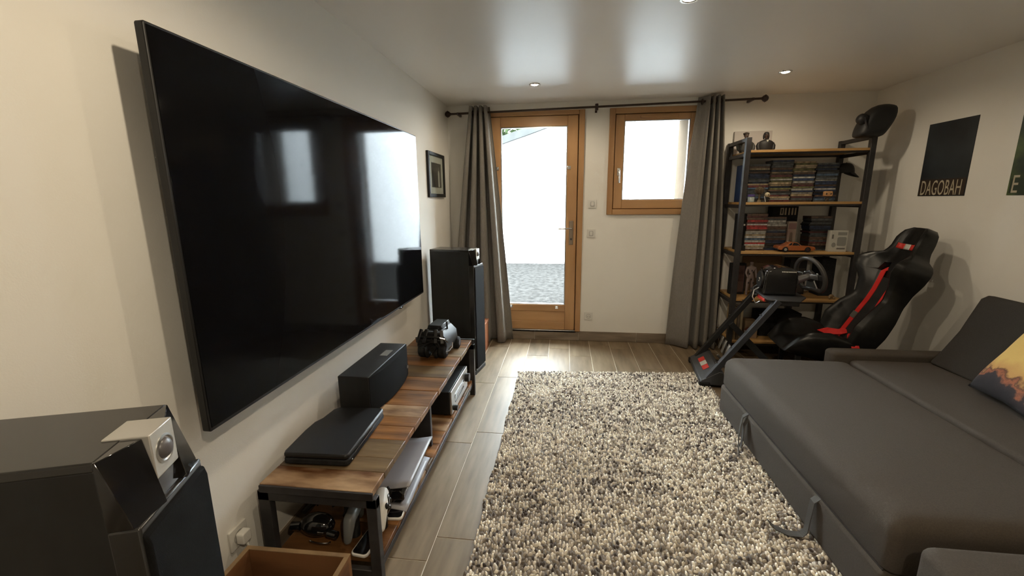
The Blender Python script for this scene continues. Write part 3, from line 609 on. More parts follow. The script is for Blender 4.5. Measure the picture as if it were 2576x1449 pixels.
for k, (rr, zz) in enumerate(prof):
    ex = rr*rx[:, None]*np.cos(ang); ey = rr*ry[:, None]*np.sin(ang)
    V[:, k*seg:(k+1)*seg, 0] = X[:, None]+ex*cs_[:, None]-ey*sn_[:, None]; V[:, k*seg:(k+1)*seg, 1] = Y[:, None]+ex*sn_[:, None]+ey*cs_[:, None]; V[:, k*seg:(k+1)*seg, 2] = .006+hz[:, None]*zz
V[:, 3*seg, 0] = X; V[:, 3*seg, 1] = Y; V[:, 3*seg, 2] = .006+hz
V[:, :, 0] -= 1.6; V[:, :, 1] -= 2.2
tri = []
for k in range(2):
    for j in range(seg):
        a, b = k*seg+j, k*seg+(j+1) % seg; c, d = a+seg, b+seg; tri += [(a, b, d), (a, d, c)]
for j in range(seg): tri.append((2*seg+j, 2*seg+(j+1) % seg, 3*seg))
tri = np.array(tri); F = (tri[None]+(np.arange(n)*(3*seg+1))[:, None, None]).reshape(-1, 3)
me = bpy.data.meshes.new('rug_pile'); me.vertices.add(n*(3*seg+1)); me.vertices.foreach_set('co', V.reshape(-1))
me.loops.add(F.size); me.loops.foreach_set('vertex_index', F.reshape(-1)); me.polygons.add(len(F)); me.polygons.foreach_set('loop_start', np.arange(0, F.size, 3)); me.polygons.foreach_set('loop_total', np.full(len(F), 3))
me.update(calc_edges=True); me.polygons.foreach_set('use_smooth', np.ones(len(F), bool))
at = me.attributes.new('yarn', 'FLOAT_COLOR', 'POINT'); cc = np.ones((n, 3*seg+1, 4)); cc[:, :, :3] = colr[:, None, :]; at.data.foreach_set('color', cc.reshape(-1).astype(np.float32))
RUGM = mat('rug_wool', (.4, .4, .4), .9, sheen=.25); nt = RUGM.node_tree; an = nt.nodes.new('ShaderNodeAttribute'); an.attribute_name = 'yarn'; nt.links.new(an.outputs['Color'], nt.nodes['Principled BSDF'].inputs['Base Color'])
me.materials.append(RUGM); me.validate(); ro = link('pile', me, rug); ro['kind'] = 'stuff'
fr = MB()
for k in range(60):
    x = random.uniform(RX0+.02, 2.2); y = yfar(x); a = random.uniform(-.8, .8); l = random.uniform(.006, .02)
    fr.tube([(x-1.6, y-.006-2.2, .008), (x+l*math.sin(a)*.6-1.6, y+l*.5-2.2, .014), (x+l*math.sin(a)-1.6, y+l-2.2, .008+random.uniform(0, .008))], .0025, 5)
fo = fr.build('fringe', mat('rug_fringe', (.22, .18, .15), .95), rug); fo['kind'] = 'stuff'
# ================================================================ SOFA BED
so = thing('sofa_bed', 'large charcoal grey fabric sofa bed with its bed section pulled out', 'sofa bed', (3.0, 2.0, 0))
def sb(nm, x0, x1, y0, y1, z0, z1, bev, m=SOFA, seg=4):
    o = MB(); o.box(x0-3.0, x1-3.0, y0-2.0, y1-2.0, z0, z1); return o.build(nm, m, so, bevel=bev, seg=seg, angle=60)
def puff(nm, x0, x1, y0, y1, z0, z1, r, crown, m=SOFA, n=26):
    """upholstered block: rounded top edges, slightly crowned top"""
    mb = MB(); cx, cy = (x0+x1)/2, (y0+y1)/2; hx, hy = (x1-x0)/2, (y1-y0)/2
    rings = [(.018, 0, z0), (.006, 0, z0+.006), (0, 0, z0+.018), (0, 0, z1-r)]
    for i in range(1, 7): a = i/6*PI/2; rings.append((r*(1-math.cos(a)), 0, z1-r+r*math.sin(a)))
    def ring(ins, z, lift): return [(px-3.0, py-2.0, z) for px, py in rrect(x0+ins, x1-ins, y0+ins, y1-ins, .035, 5)]
    vs = []; fs = []; k = None
    for ins, _, z in rings: rr = ring(ins, z, 0); k = len(rr); vs += rr
    for i in range(len(rings)-1):
        for j in range(k): fs.append((i*k+j, i*k+(j+1) % k, (i+1)*k+(j+1) % k, (i+1)*k+j))
    base = (len(rings)-1)*k; nr = 6
    for q_ in range(1, nr):
        s_ = 1-q_/nr
        for j in range(k):
            px, py, pz = vs[base+j]; X_, Y_ = (cx-3.0)+(px-(cx-3.0))*s_, (cy-2.0)+(py-(cy-2.0))*s_
            vs.append((X_, Y_, z1+crown*(1-s_*s_)))
    for q_ in range(nr-1):
        for j in range(k): a0 = base+q_*k; fs.append((a0+j, a0+(j+1) % k, a0+k+(j+1) % k, a0+k+j))
    fs.append(tuple(len(vs)-k+j for j in range(k))); fs.append(tuple(range(k-1, -1, -1)))
    mb.add(vs, fs); return mb.build(nm, m, so, angle=50)
sb('pull_out_base', 2.226, 2.98, 1.345, 2.865, .018, .206, .016)
puff('pull_out_mattress', 2.232, 2.988, 1.335, 2.868, .205, .410, .062, .014)
sb('seat_base', 2.99, 3.76, 1.335, 2.87, .03, .25, .01); puff('seat_cushion', 2.992, 3.60, 1.335, 2.868, .25, .410, .022, .010)
puff('armrest', 2.905, 3.775, 2.872, 2.985, .03, .452, .025, .003)
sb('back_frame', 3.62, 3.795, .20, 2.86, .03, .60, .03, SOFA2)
def backcush(y0, y1):
    mb = MB()
    prof = [(3.440, .415), (3.500, .50), (3.575, .63), (3.625, .76), (3.655, .835), (3.690, .855), (3.735, .850), (3.755, .80), (3.745, .60), (3.72, .44), (3.60, .41)]
    mb.prism([(a-3.0, b) for a, b in prof], y0-2.0, y1-2.0, 'y'); return mb.build('back_cushion', SOFA2, so, bevel=.018, seg=3, angle=50)
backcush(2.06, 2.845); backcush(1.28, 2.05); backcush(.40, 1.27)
sb('chaise_base', 2.245, 3.62, .33, 1.262, .018, .206, .016); puff('chaise_cushion', 2.245, 3.60, .325, 1.270, .205, .402, .03, .010)
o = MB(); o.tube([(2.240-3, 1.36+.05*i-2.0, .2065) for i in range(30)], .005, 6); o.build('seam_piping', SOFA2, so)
o = MB(); o.ribbon([(2.240-3, .45, .207), (2.205-3, .437, .19), (2.190-3, .42, .14), (2.172-3, .385, .085), (2.155-3, .33, .045), (2.14-3, .28, .026)], None, .034, .003, side=(.25, 1, .0)); o.build('pull_strap', STRAP, so)
o = MB(); o.ribbon([(2.240-3, .42, .207), (2.208-3, .415, .15), (2.203-3, .41, .06), (2.185-3, .38, .026)], None, .03, .003, side=(.1, 1, 0)); o.build('pull_strap', STRAP, so)
o = MB(); o.ribbon([(2.240-3, -.272, .207), (2.212-3, -.275, .185), (2.204-3, -.278, .10), (2.198-3, -.282, .045), (2.180-3, -.285, .026), (2.13-3, -.28, .024), (2.085-3, -.262, .032), (2.062-3, -.25, .05)], None, .034, .003, side=(.05, 1, 0)); o.build('pull_strap', STRAP, so)
for xx, yy in ((2.30, 1.40), (2.30, 2.80), (3.70, 2.80), (2.35, .42), (2.35, 1.2)): MB().cyl((xx-3, yy-2, .0), (xx-3, yy-2, .03), .025, 12).build('foot', BLACK, so)
# ---- throw pillow
def pillow_mat():
    m = mat('pillow_print', (.45, .29, .08), .85, bump=.1, bscale=300); nt = m.node_tree; N = nt.nodes; Lk = nt.links; b = N['Principled BSDF']
    tc = N.new('ShaderNodeTexCoord'); sx = N.new('ShaderNodeSeparateXYZ'); Lk.new(tc.outputs['Object'], sx.inputs[0])
    n = N.new('ShaderNodeTexNoise'); n.inputs['Scale'].default_value = 9; n.inputs['Detail'].default_value = 5; Lk.new(tc.outputs['Object'], n.inputs['Vector'])
    m1 = N.new('ShaderNodeMath'); m1.operation = 'MULTIPLY_ADD'; m1.inputs[1].default_value = .28; Lk.new(n.outputs['Fac'], m1.inputs[0]); Lk.new(sx.outputs['Y'], m1.inputs[2])
    mr = N.new('ShaderNodeMapRange'); mr.inputs[1].default_value = -.16; mr.inputs[2].default_value = .30; Lk.new(m1.outputs[0], mr.inputs[0])
    r = N.new('ShaderNodeValToRGB'); E_ = r.color_ramp.elements; E_[0].position = .20; E_[0].color = (.014, .011, .013, 1); E_[1].position = .62; E_[1].color = (.56, .37, .11, 1)
    for p, c in ((.30, (.028, .018, .020, 1)), (.345, (.30, .10, .045, 1)), (.375, (.10, .04, .022, 1)), (.42, (.46, .25, .08, 1))): e = E_.new(p); e.color = c
    Lk.new(mr.outputs[0], r.inputs[0]); Lk.new(r.outputs[0], b.inputs['Base Color']); return m
PIL = pillow_mat()
pl = thing('throw_pillow', 'square cushion printed with an ochre sky above dark shapes, propped on the sofa', 'pillow')
e1 = Vector((.19, .98, 0)).normalized(); e2 = Vector((.48, -.18, .85)); e2 = (e2-e1*e2.dot(e1)).normalized(); e3 = e1.cross(e2)
PM = Matrix((( e1.x, e2.x, e3.x, 3.405), (e1.y, e2.y, e3.y, 2.185), (e1.z, e2.z, e3.z, .640), (0, 0, 0, 1))); pl.matrix_world = PM
def pil(s):
    def fn(u, v):
        a, b = 2*u-1, 2*v-1; k = (1-abs(a)**2.6)*(1-abs(b)**2.6); pin = 1-.07*(1-abs(a))**1*abs(b)-.0; pin2 = 1-.07*(1-abs(b))*abs(a)
        return (.235*a*pin2, .235*b*pin, s*.068*max(0, k)**.55)
    return fn
o = MB(); o.grid(pil(1), 26, 26); o.grid(pil(-1), 26, 26); po = o.build('cushion', PIL, pl, angle=180)
bmx = bmesh.new(); bmx.from_mesh(po.data); bmesh.ops.remove_doubles(bmx, verts=bmx.verts, dist=.0005); bmesh.ops.recalc_face_normals(bmx, faces=bmx.faces); bmx.to_mesh(po.data); bmx.free()
PRB = [mat('print_red', (.30, .04, .02), .85), mat('print_cream', (.50, .40, .16), .85), mat('print_brown', (.16, .06, .03), .85)]
for (a, b, ra_, rb_, k) in ((-.105, .018, .035, .030, 0), (-.07, -.03, .05, .022, 1), (-.12, -.075, .04, .035, 2), (-.17, .00, .03, .05, 0), (-.15, -.05, .02, .03, 1), (.06, -.10, .012, .010, 2), (.02, -.045, .03, .012, 2)):
    n_ = 12; z_ = lambda x_, y_: .068*max(0, (1-abs(x_/.235)**2.6)*(1-abs(y_/.235)**2.6))**.55+.0012
    vs = [(a, b, z_(a, b))]+[(a+ra_*(1+.25*math.sin(3*t_+k))*math.cos(t_), b+rb_*(1+.2*math.cos(4*t_))*math.sin(t_), 0) for t_ in [2*PI*i/n_ for i in range(n_)]]
    vs = [(p[0], p[1], z_(p[0], p[1])) for p in vs]; o = MB(); o.add(vs, [(0, 1+i, 1+(i+1) % n_) for i in range(n_)]); o.build('printed_patch', PRB[k], pl)
# ================================================================ TALL MEDIA SHELF
SX, SY = 3.1025, 4.07
su = thing('shelf_unit', 'tall open shelf unit with black iron posts and five wooden boards', 'shelf', (SX, SY, 0))
PX = (2.635, 3.570); PYF, PYB = 3.875, 4.272
SZ = [1.825, 1.405, .990, .575, .190]
for x in PX:
    for y in (PYF, PYB): bx(x-.02-SX, x+.02-SX, y-.02-SY, y+.02-SY, 0, 1.925).build('post', IRON, su, bevel=.002)
    bx(x-.018-SX, x+.018-SX, PYF+.02-SY, PYB-.02-SY, 1.893, 1.923).build('top_rail', IRON, su, bevel=.002)
    for z in SZ: bx(x-.012-SX, x+.012-SX, PYF+.02-SY, PYB-.02-SY, z-.048, z-.020).build('side_rail', IRON, su, bevel=.001, seg=1)
for z in SZ:
    bx(PX[0]+.018-SX, PX[1]-.018-SX, PYF-.014-SY, PYB+.005-SY, z-.020, z).build('shelf_board', SHELFW, su, bevel=.002)
    bx(PX[0]+.02-SX, PX[1]-.02-SX, PYF-.004-SY, PYF+.016-SY, z-.034, z-.0195).build('front_rail', IRON, su, bevel=.001, seg=1)
    bx(PX[0]+.02-SX, PX[1]-.02-SX, PYB-.016-SY, PYB+.004-SY, z-.034, z-.0195).build('back_rail', IRON, su, bevel=.001, seg=1)
# ---- disc cases, each stack its own group
PALC = {'dark blue': (.012, .022, .055), 'slate grey': (.055, .062, .068), 'black': (.010, .010, .011), 'pale grey': (.26, .26, .24), 'brown': (.075, .045, .03), 'tan': (.24, .19, .12), 'red': (.26, .022, .02), 'maroon': (.07, .018, .018), 'white': (.42, .40, .36), 'steel blue': (.06, .10, .16), 'olive': (.09, .09, .035)}
case_mesh = {}
for nm, c in PALC.items():
    sm = mat('spine_'+nm.replace(' ', '_'), tuple(v*.6 for v in c), .35, col2=tuple(min(.6, v*1.7+.012) for v in c), scale=38, stretch=(1, 1, .2), detail=3, rand=.25)
    hm = mat('case_'+nm.replace(' ', '_'), tuple(v*.55+.006 for v in c), .3)
    for th_ in (.0142, .0190):
        o = MB(); o.box(-.0855, .0855, 0, .135, 0, th_-.0006, 1)
        g = .0012; o.add([(-.079, -.0004, g), (.079, -.0004, g), (.079, -.0004, th_-g-.0006), (-.079, -.0004, th_-g-.0006)], [(0, 1, 2, 3)], 0)
        case_mesh[nm, th_] = o.mesh('disc_case', [sm, hm], False)
ORD = 'first second third fourth fifth sixth seventh eighth ninth tenth eleventh twelfth thirteenth fourteenth fifteenth sixteenth seventeenth eighteenth nineteenth twentieth twenty-first twenty-second twenty-third twenty-fourth twenty-fifth twenty-sixth'.split()
def stack(xc, yfront, z0, ztop, palette, where, group, seed, forced=None):
    rd = random.Random(seed); z = z0; k = 0; made = []
    while z < ztop-.008:
        nm = rd.choices([p[0] for p in palette], [p[1] for p in palette])[0]; th_ = .0142 if rd.random() < .82 else .0190
        if forced:
            for a, b, c in forced:
                if a <= z < b: nm = c
        o = link('disc_case', case_mesh[nm, th_], None, (xc+rd.gauss(0, .0035), yfront+abs(rd.gauss(0, .006)), z), (0, 0, rd.gauss(0, .012)))
        made.append((o, nm)); z += th_; k += 1
    for i, (o, nm) in enumerate(reversed(made)): tag(o, nm+' disc case, '+(ORD[i]+' from' if i else 'at')+' the top of '+where, 'disc case', group)
pa = [('slate grey', 4), ('dark blue', 4), ('black', 2), ('pale grey', 1.2), ('brown', 1), ('steel blue', 1.5), ('tan', .5), ('maroon', .5)]
pb = [('slate grey', 3), ('brown', 3), ('black', 2), ('tan', 1.2), ('pale grey', 1), ('dark blue', 2), ('olive', .8), ('maroon', 1)]
pc_ = [('white', 3), ('pale grey', 3), ('maroon', 2), ('brown', 2), ('red', 1), ('tan', 1.5), ('steel blue', 1)]
pd_ = [('black', 4), ('slate grey', 3), ('brown', 3), ('dark blue', 2), ('maroon', 1)]
stack(2.792, 3.985, 1.405, 1.715, pa, 'the stack by the blue box', 'disc cases beside the blue box set', 1)
stack(2.965, 3.965, 1.405, 1.745, pb, 'the stack behind the white-faced figurine', 'disc cases behind the small figurine', 2, ((1.53, 1.56, 'tan'),))
stack(3.138, 3.960, 1.405, 1.735, pb, 'the stack between both figurines', 'disc cases in the third stack of the second board', 3, ((1.60, 1.612, 'pale grey'),))
stack(3.322, 3.975, 1.405, 1.725, pa, 'the stack behind the orange-headed figurine', 'disc cases behind the orange headed figurine', 4, ((1.57, 1.582, 'pale grey'), (1.495, 1.51, 'white')))
stack(2.800, 3.955, .990, 1.305, pc_, 'the bright stack with red cases', 'disc cases in the bright stack', 5, ((1.165, 1.205, 'red'),))
stack(2.975, 3.990, .990, 1.280, pd_, 'the dark stack beside the bright stack', 'disc cases in the dark stack', 6, ((1.195, 1.24, 'pale grey'),))
stack(3.335, 3.985, .990, 1.275, pd_, 'the dark stack behind the white carton', 'disc cases behind the white carton', 7)
# ---- boxes and ornaments on the boards
def boxthing(name, lb, cat, x0, x1, y0, y1, z0, h, m, rz=0, bev=.002):
    t = thing(name, lb, cat, ((x0+x1)/2, (y0+y1)/2, z0), rz); hx, hy = (x1-x0)/2, (y1-y0)/2
    bx(-hx, hx, -hy, hy, 0, h).build('body', m, t, bevel=bev); return t, hx, hy
t, hx, hy = boxthing('box_set', 'tall dark blue box set at the end of the second board', 'box', 2.672, 2.703, 4.02, 4.17, SZ[1], .315, mat('box_blue', (.010, .022, .075), .4, col2=(.02, .045, .12), scale=10))
bx(-hx+.003, hx-.003, -hy-.001, -hy, .20, .225).build('label_strip', mat('box_strip', (.05, .10, .16), .4), t)
t, hx, hy = boxthing('carton', 'narrow black carton with a small white sticker at the end of the third board', 'box', 2.662, 2.712, 3.96, 4.08, SZ[2], .315, BLACKM); bx(-.006, .022, -hy-.001, -hy, .215, .230).build('sticker', WHITEP, t)
bx(-hx, hx+.004, -hy-.03, -hy, 0, .045).build('lower_tray', BLACK, t, bevel=.002)
t, hx, hy = boxthing('box_set', 'tall black book box with cream upright letters along the top', 'box', 3.000, 3.212, 4.135, 4.235, SZ[2], .375, BLACKM)
for k, (xa, wd) in enumerate(((-.045, .030), (-.006, .014), (.024, .012), (.050, .014), (.076, .012))):
    o = MB()
    if k == 0: o.box(xa, xa+.010, -hy-.0012, -hy, .30, .362); o.box(xa+.020, xa+.030, -hy-.0012, -hy, .30, .362); o.box(xa+.010, xa+.020, -hy-.0012, -hy, .352, .362); o.box(xa+.010, xa+.020, -hy-.0012, -hy, .30, .310)
    else: o.box(xa, xa+wd, -hy-.0012, -hy, .30, .362)
    o.build('letter_mark', LETTER, t)
t, hx, hy = boxthing('figure_box', 'upright pinkish brown box standing behind the orange model car', 'box', 3.072, 3.140, 3.985, 4.035, SZ[2], .250, mat('box_pink', (.22, .15, .13), .5, col2=(.30, .25, .20), scale=9))
o = MB(); o.prism([(-.022, .01), (.014, .01), (.006, .15), (-.004, .16), (-.014, .15)], -hy-.001, -hy); o.build('printed_panel', mat('box_tan', (.12, .085, .06), .5), t); bx(-.03, .03, -hy-.001, -hy, .185, .235).build('printed_title', mat('box_rose', (.19, .11, .10), .5), t)
t, hx, hy = boxthing('carton', 'white printed carton standing at the end of the third board', 'box', 3.375, 3.505, 3.895, 3.955, SZ[2], .178, mat('carton_white', (.46, .45, .40), .55, col2=(.50, .49, .44), scale=8), math.radians(-4))
GP = mat('print_grey', (.25, .25, .23), .6); o = MB(); o.prism(rrect(-.012, .055, .05, .125, .012), -hy-.001, -hy); o.build('printed_panel', GP, t)
bx(-.010, .052, -hy-.001, -hy, .022, .034).build('printed_bar', mat('print_dark', (.14, .13, .12), .6), t); bx(-.055, -.042, -hy-.001, -hy, .11, .145).build('printed_mark', MATS['print_dark'], t)
o = MB(); o.prism([(-.036+.016*math.cos(2*PI*i/16), .058+.02*math.sin(2*PI*i/16)) for i in range(16)], -hy-.001, -hy); o.build('printed_disc', GP, t); bx(-.012, .055, -hy-.001, -hy, .14, .165).build('printed_title', GP, t)
# ---- orange model car
mc = thing('model_car', 'orange fastback model car parked on the third board', 'model car', (3.098, 3.905, SZ[2]), math.radians(-2))
prof = [(-.142, .022), (-.143, .036), (-.138, .050), (-.118, .053), (-.085, .055), (.030, .053), (.080, .050), (.132, .046), (.143, .036), (.142, .020), (.125, .014), (.108, .014), (.104, .030), (.092, .036), (.078, .036), (.066, .030), (.062, .014), (-.066, .013), (-.070, .030), (-.082, .036), (-.096, .036), (-.108, .030), (-.112, .016), (-.130, .018)]
o = MB(); o.prism(prof, -.054, .054, 'y'); o.build('body', ORANGE, mc, bevel=.003, angle=35)
o = MB(); vs = []
for yy, s_ in ((-.050, 1), (.050, 1)): vs += [(-.090, yy, .053), (.038, yy, .052), (.005, yy*.76, .079), (-.022, yy*.74, .083), (-.048, yy*.76, .080)]
o.add(vs, [(0, 1, 2, 3, 4), (9, 8, 7, 6, 5), (0, 5, 6, 1), (1, 6, 7, 2), (2, 7, 8, 3), (3, 8, 9, 4), (4, 9, 5, 0)]); o.build('roof', ORANGE, mc, bevel=.002)
for sy in (-1, 1):
    o = MB(); o.add([(-.038, sy*.0505, .056), (.026, sy*.0505, .0555), (.002, sy*.042, .0755), (-.024, sy*.041, .0775)], [(0, 1, 2, 3)]); o.build('side_window', DARKGL, mc)
    o = MB(); o.add([(-.066, sy*.0507, .0565), (-.044, sy*.0507, .0565), (-.034, sy*.0425, .0745), (-.047, sy*.043, .0735)], [(0, 1, 2, 3)]); o.build('quarter_window', DARKGL, mc)
    o = MB(); o.tube([(-.070, sy*.050, .056), (-.040, sy*.0425, .080), (-.015, sy*.041, .0835), (.006, sy*.042, .079), (.036, sy*.0505, .0545)], .0012, 6); o.build('chrome_trim', CHROME, mc)
    for xx in (-.088, .085):
        tw = MB().tube([(xx, sy*.034, .022), (xx, sy*.036, .022), (xx, sy*.055, .022), (xx, sy*.057, .022)], [.018, .022, .022, .018], 20).build('tyre', BLACKM, mc)
        MB().tube([(xx, sy*.050, .022), (xx, sy*.0585, .022)], [.015, .012], 16).build('wheel_rim', CHROME, tw)
    MB().ell((.004, sy*.058, .056), (.004, .004, .003), 8, 6).build('wing_mirror', CHROME, mc)
o = MB(); o.add([(.012, -.039, .076), (.012, .039, .076), (.041, .047, .0535), (.041, -.047, .0535)], [(0, 1, 2, 3)]); o.build('windscreen', DARKGL, mc)
bx(.140, .146, -.05, .05, .020, .027).build('front_bumper', CHROME, mc, bevel=.001); bx(-.146, -.140, -.05, .05, .022, .029).build('rear_bumper', CHROME, mc, bevel=.001)
# ---- top board: pale panel, two dark bust figurines
t = thing('pale_panel', 'plain pale square panel leaning on the wall behind the dark busts', 'panel', (2.825, 4.278, SZ[0])); bx(-.16, .16, -.012, .012, 0, .205).build('board', PALE, t, bevel=.002).rotation_euler = (math.radians(-4), 0, 0)
COAT = mat('figurine_black', (.012, .011, .011), .6); COATG = mat('figurine_grey', (.040, .040, .037), .6); FACE = mat('figurine_skin', (.055, .030, .022), .6); FACE2 = mat('figurine_skin_light', (.10, .065, .05), .6)
def bust(lb, x, y, s, coat, face, long_hair, rz):
    t = thing('bust_figurine', lb, 'figurine', (x, y, SZ[0]), rz); k = s
    prof_ = [(0, .058, .034), (.02, .068, .036), (.05, .072, .038), (.08, .074, .037), (.096, .068, .033), (.106, .052, .028), (.114, .028, .020), (.124, .013, .013)]; o = MB(); nn = 22
    vs = [(rx_*k*math.cos(2*PI*j/nn), ry_*k*math.sin(2*PI*j/nn)*(1-.12*math.cos(4*PI*j/nn))-.004*k, z_*k) for z_, rx_, ry_ in prof_ for j in range(nn)]
    fs = [(i*nn+j, i*nn+(j+1) % nn, (i+1)*nn+(j+1) % nn, (i+1)*nn+j) for i in range(len(prof_)-1) for j in range(nn)]+[tuple(range(nn-1, -1, -1)), tuple((len(prof_)-1)*nn+j for j in range(nn))]
    o.add(vs, fs); o.build('torso', coat, t, subsurf=1, angle=180)
    for sx in (-1, 1): MB().tube([(sx*.062*k, 0, .088*k), (sx*.072*k, -.004*k, .060*k), (sx*.070*k, -.012*k, .030*k), (sx*.060*k, -.026*k, .012*k)], [.014*k, .019*k, .017*k, .012*k], 10).build('sleeve', coat, t, angle=80)
    bx(-.045*k, .045*k, -.030*k, .030*k, 0, .018*k).build('base', coat, t, bevel=.004)
    h = skin_mesh('head', [(0, 0, .120*k, .012*k), (0, -.002*k, .135*k, .014*k), (0, -.004*k, .155*k, .021*k), (0, -.003*k, .172*k, .020*k)], [(0, 1), (1, 2), (2, 3)], face, t)
    MB().ell((0, -.026*k, .154*k), (.004*k, .006*k, .006*k), 8, 6).build('nose', face, h)
    for sx in (-1, 1): MB().ell((sx*.008*k, -.0225*k, .161*k), (.003*k, .002*k, .002*k), 8, 6).build('eye', COAT, h); MB().ell((sx*.021*k, .0, .156*k), (.003*k, .005*k, .008*k), 8, 6).build('ear', face, h)
    o = MB(); o.ell((0, .003*k, .172*k), (.025*k, .024*k, .020*k), 14, 8)
    if long_hair:
        for sx in (-1, 1): o.ell((sx*.021*k, .004*k, .148*k), (.008*k, .014*k, .028*k), 10, 8)
    else:
        for i in range(9): a = 2*PI*i/9; o.ell((.02*k*math.cos(a), .004*k+.018*k*math.sin(a), .178*k), (.009*k, .009*k, .009*k), 8, 6)
    o.build('hair', COAT if long_hair else mat('hair_brown', (.03, .02, .013), .7), t)
    o = MB(); o.prism([(-.010*k, .112*k), (.010*k, .112*k), (.004*k, .090*k), (-.004*k, .090*k)], -.040*k, -.030*k); o.build('collar', GREYB if long_hair else coat, t, bevel=.001)
bust('black bust figurine with long dark hair and a white collar on the top board', 2.842, 4.05, .86, COAT, FACE, True, 0)
bust('dark grey bust figurine with short curly hair beside the tall front post', 2.688, 4.07, .88, COATG, FACE2, False, .1)
# ---- glove and cap hung on the posts
gl = thing('boxing_glove', 'black padded boxing glove stuck on top of the shelf post', 'glove', (3.570, 3.875, 1.905))
GLV = mat('glove_black', (.010, .011, .013), .55)
OUTL = [(-.156, .0), (-.146, .055), (-.128, .110), (-.090, .190), (-.030, .258), (.048, .274), (.125, .266), (.162, .245), (.160, .154), (.118, .060), (.075, -.012), (.055, -.032), (-.037, -.036), (-.135, -.036), (-.152, -.025)]
o = MB(); k = len(OUTL); gcx = sum(p[0] for p in OUTL)/k; gcz = sum(p[1] for p in OUTL)/k; lay = [(-.085, .55), (-.080, .85), (-.050, 1.06), (0, 1.12), (.050, 1.06), (.080, .85), (.085, .55)]
vs = [(gcx+(px-gcx)*sc, yy, gcz+(pz-gcz)*sc) for yy, sc in lay for px, pz in OUTL]
fs = [(j*k+i, j*k+(i+1) % k, (j+1)*k+(i+1) % k, (j+1)*k+i) for j in range(len(lay)-1) for i in range(k)]+[tuple(range(k-1, -1, -1)), tuple((len(lay)-1)*k+i for i in range(k))]
o.add([(x*.76-.012, y_, z*.74+.03) for x, y_, z in vs], fs); o.build('mitt', GLV, gl, subsurf=1, angle=180)
MB().tube([(-.08, -.02, .105), (-.105, -.03, .125), (-.135, -.035, .138), (-.158, -.035, .150)], [.034, .044, .044, .026], 14).build('thumb', GLV, gl, subsurf=1, angle=80)
o = MB(); o.bar((-.130, -.070, .14), (-.105, -.078, .06), .006, .014, up=(0, 1, 0)); o.build('thumb_seam', BAR, gl)
cp = thing('cap', 'black cap hanging on the rear post of the shelf', 'cap', (3.570, 4.225, 1.60))
o = MB()
def crown(u, v): a = 2*PI*u; e = PI/2*v; r = .070*math.cos(e)**.7 if v < 1 else 0.001; return (.015+r*math.cos(a)*1.05, -.03+r*math.sin(a)*.55, .05+.085*math.sin(e))
o.grid(crown, 22, 8, wrap=True); o.build('crown', GLV, cp, angle=80)
def brim(u, v): a = -PI*.45+PI*.9*u; return (.020+(.066+.045*v*math.cos(a))*math.cos(a), -.03+(.042)*math.sin(a)*1.1, .052-.04*v*math.cos(a))
o = MB(); o.grid(brim, 14, 4); b_ = o.build('brim', GLV, cp); b_.modifiers.new('t', 'SOLIDIFY').thickness = .004
MB().ell((.015, -.03, .136), (.005, .005, .003), 8, 6).build('button', GLV, cp)
# ---- small ornaments on the second board
jr = thing('jar', 'small glass jar with a violet lid beside the bristly ornament', 'jar', (2.712, 3.905, SZ[1]))
MB().lathe([(.022, 0), (.026, .004), (.026, .042), (.022, .048)], n=18).build('glass_body', mat('jar_glass', (.42, .48, .44), .15, col2=(.28, .36, .40), scale=60), jr); MB().lathe([(.027, .047), (.028, .049), (.028, .062), (.025, .064)], n=18).build('lid', mat('lid_violet', (.11, .08, .30), .35), jr)
tf = thing('bristle_ornament', 'round brown bristly ornament on a short stem', 'ornament', (2.776, 3.905, SZ[1]))
o = MB(); rr_ = random.Random(3)
for i in range(420):
    z_ = rr_.uniform(-1, 1); a = rr_.uniform(0, 2*PI); q_ = math.sqrt(1-z_*z_); d = Vector((q_*math.cos(a), q_*math.sin(a), z_)); c = Vector((0, 0, .098)); p = c+d*.026; e = c+d*rr_.uniform(.036, .048); sd = d.orthogonal().normalized()*.0016
    o.add([tuple(p-sd), tuple(p+sd), tuple(e)], [(0, 1, 2)])
o.ell((0, 0, .098), .031, 14, 8); bo = o.build('bristles', mat('bristle_brown', (.085, .060, .035), .9, col2=(.13, .095, .06), scale=60), tf, smooth=False); bo['kind'] = 'stuff'
MB().lathe([(.018, 0), (.016, .012), (.007, .024), (.006, .072)], n=14).build('stem', mat('stem_tan', (.16, .12, .07), .7), tf)
def minifig(lb, x, hm, bm_, head, rz):
    t = thing('small_figurine', lb, 'figurine', (x, 3.90, SZ[1]), rz)
    skin_mesh('body', [(0, 0, .034, .012), (0, 0, .020, .011), (-.008, 0, .010, .007), (.008, 0, .010, .007), (-.009, -.002, .003, .006), (.009, -.002, .003, .006), (-.016, 0, .034, .006), (.016, 0, .034, .006), (-.020, -.006, .022, .005), (.020, -.006, .022, .005)], [(0, 1), (1, 2), (1, 3), (2, 4), (3, 5), (0, 6), (0, 7), (6, 8), (7, 9)], bm_, t)
    if head == 'box':
        o = MB(); o.prism(rrect(-.030, .030, .044, .086, .010), -.018, .018); hd_ = o.build('head', hm, t, bevel=.004)
        for sx in (-1, 1): MB().ell((sx*.016, -.018, .064), (.006, .002, .006), 10, 6).build('eye', COAT, hd_)
    else:
        hd_ = MB().ell((0, 0, .062), (.021, .019, .020), 16, 10).build('head', hm, t); MB().ell((.002, -.018, .060), (.003, .002, .007), 8, 6).build('face_mark', COAT, hd_)
        MB().tube([(-.026, -.008, .052), (-.014, -.012, .004)], .0022, 6).build('pale_stick', WHITEP, t)
    return t
minifig('small dark figurine with a round white face and a pale stick', 2.836, mat('figurine_white', (.60, .52, .36), .5), COAT, 'ball', 0)
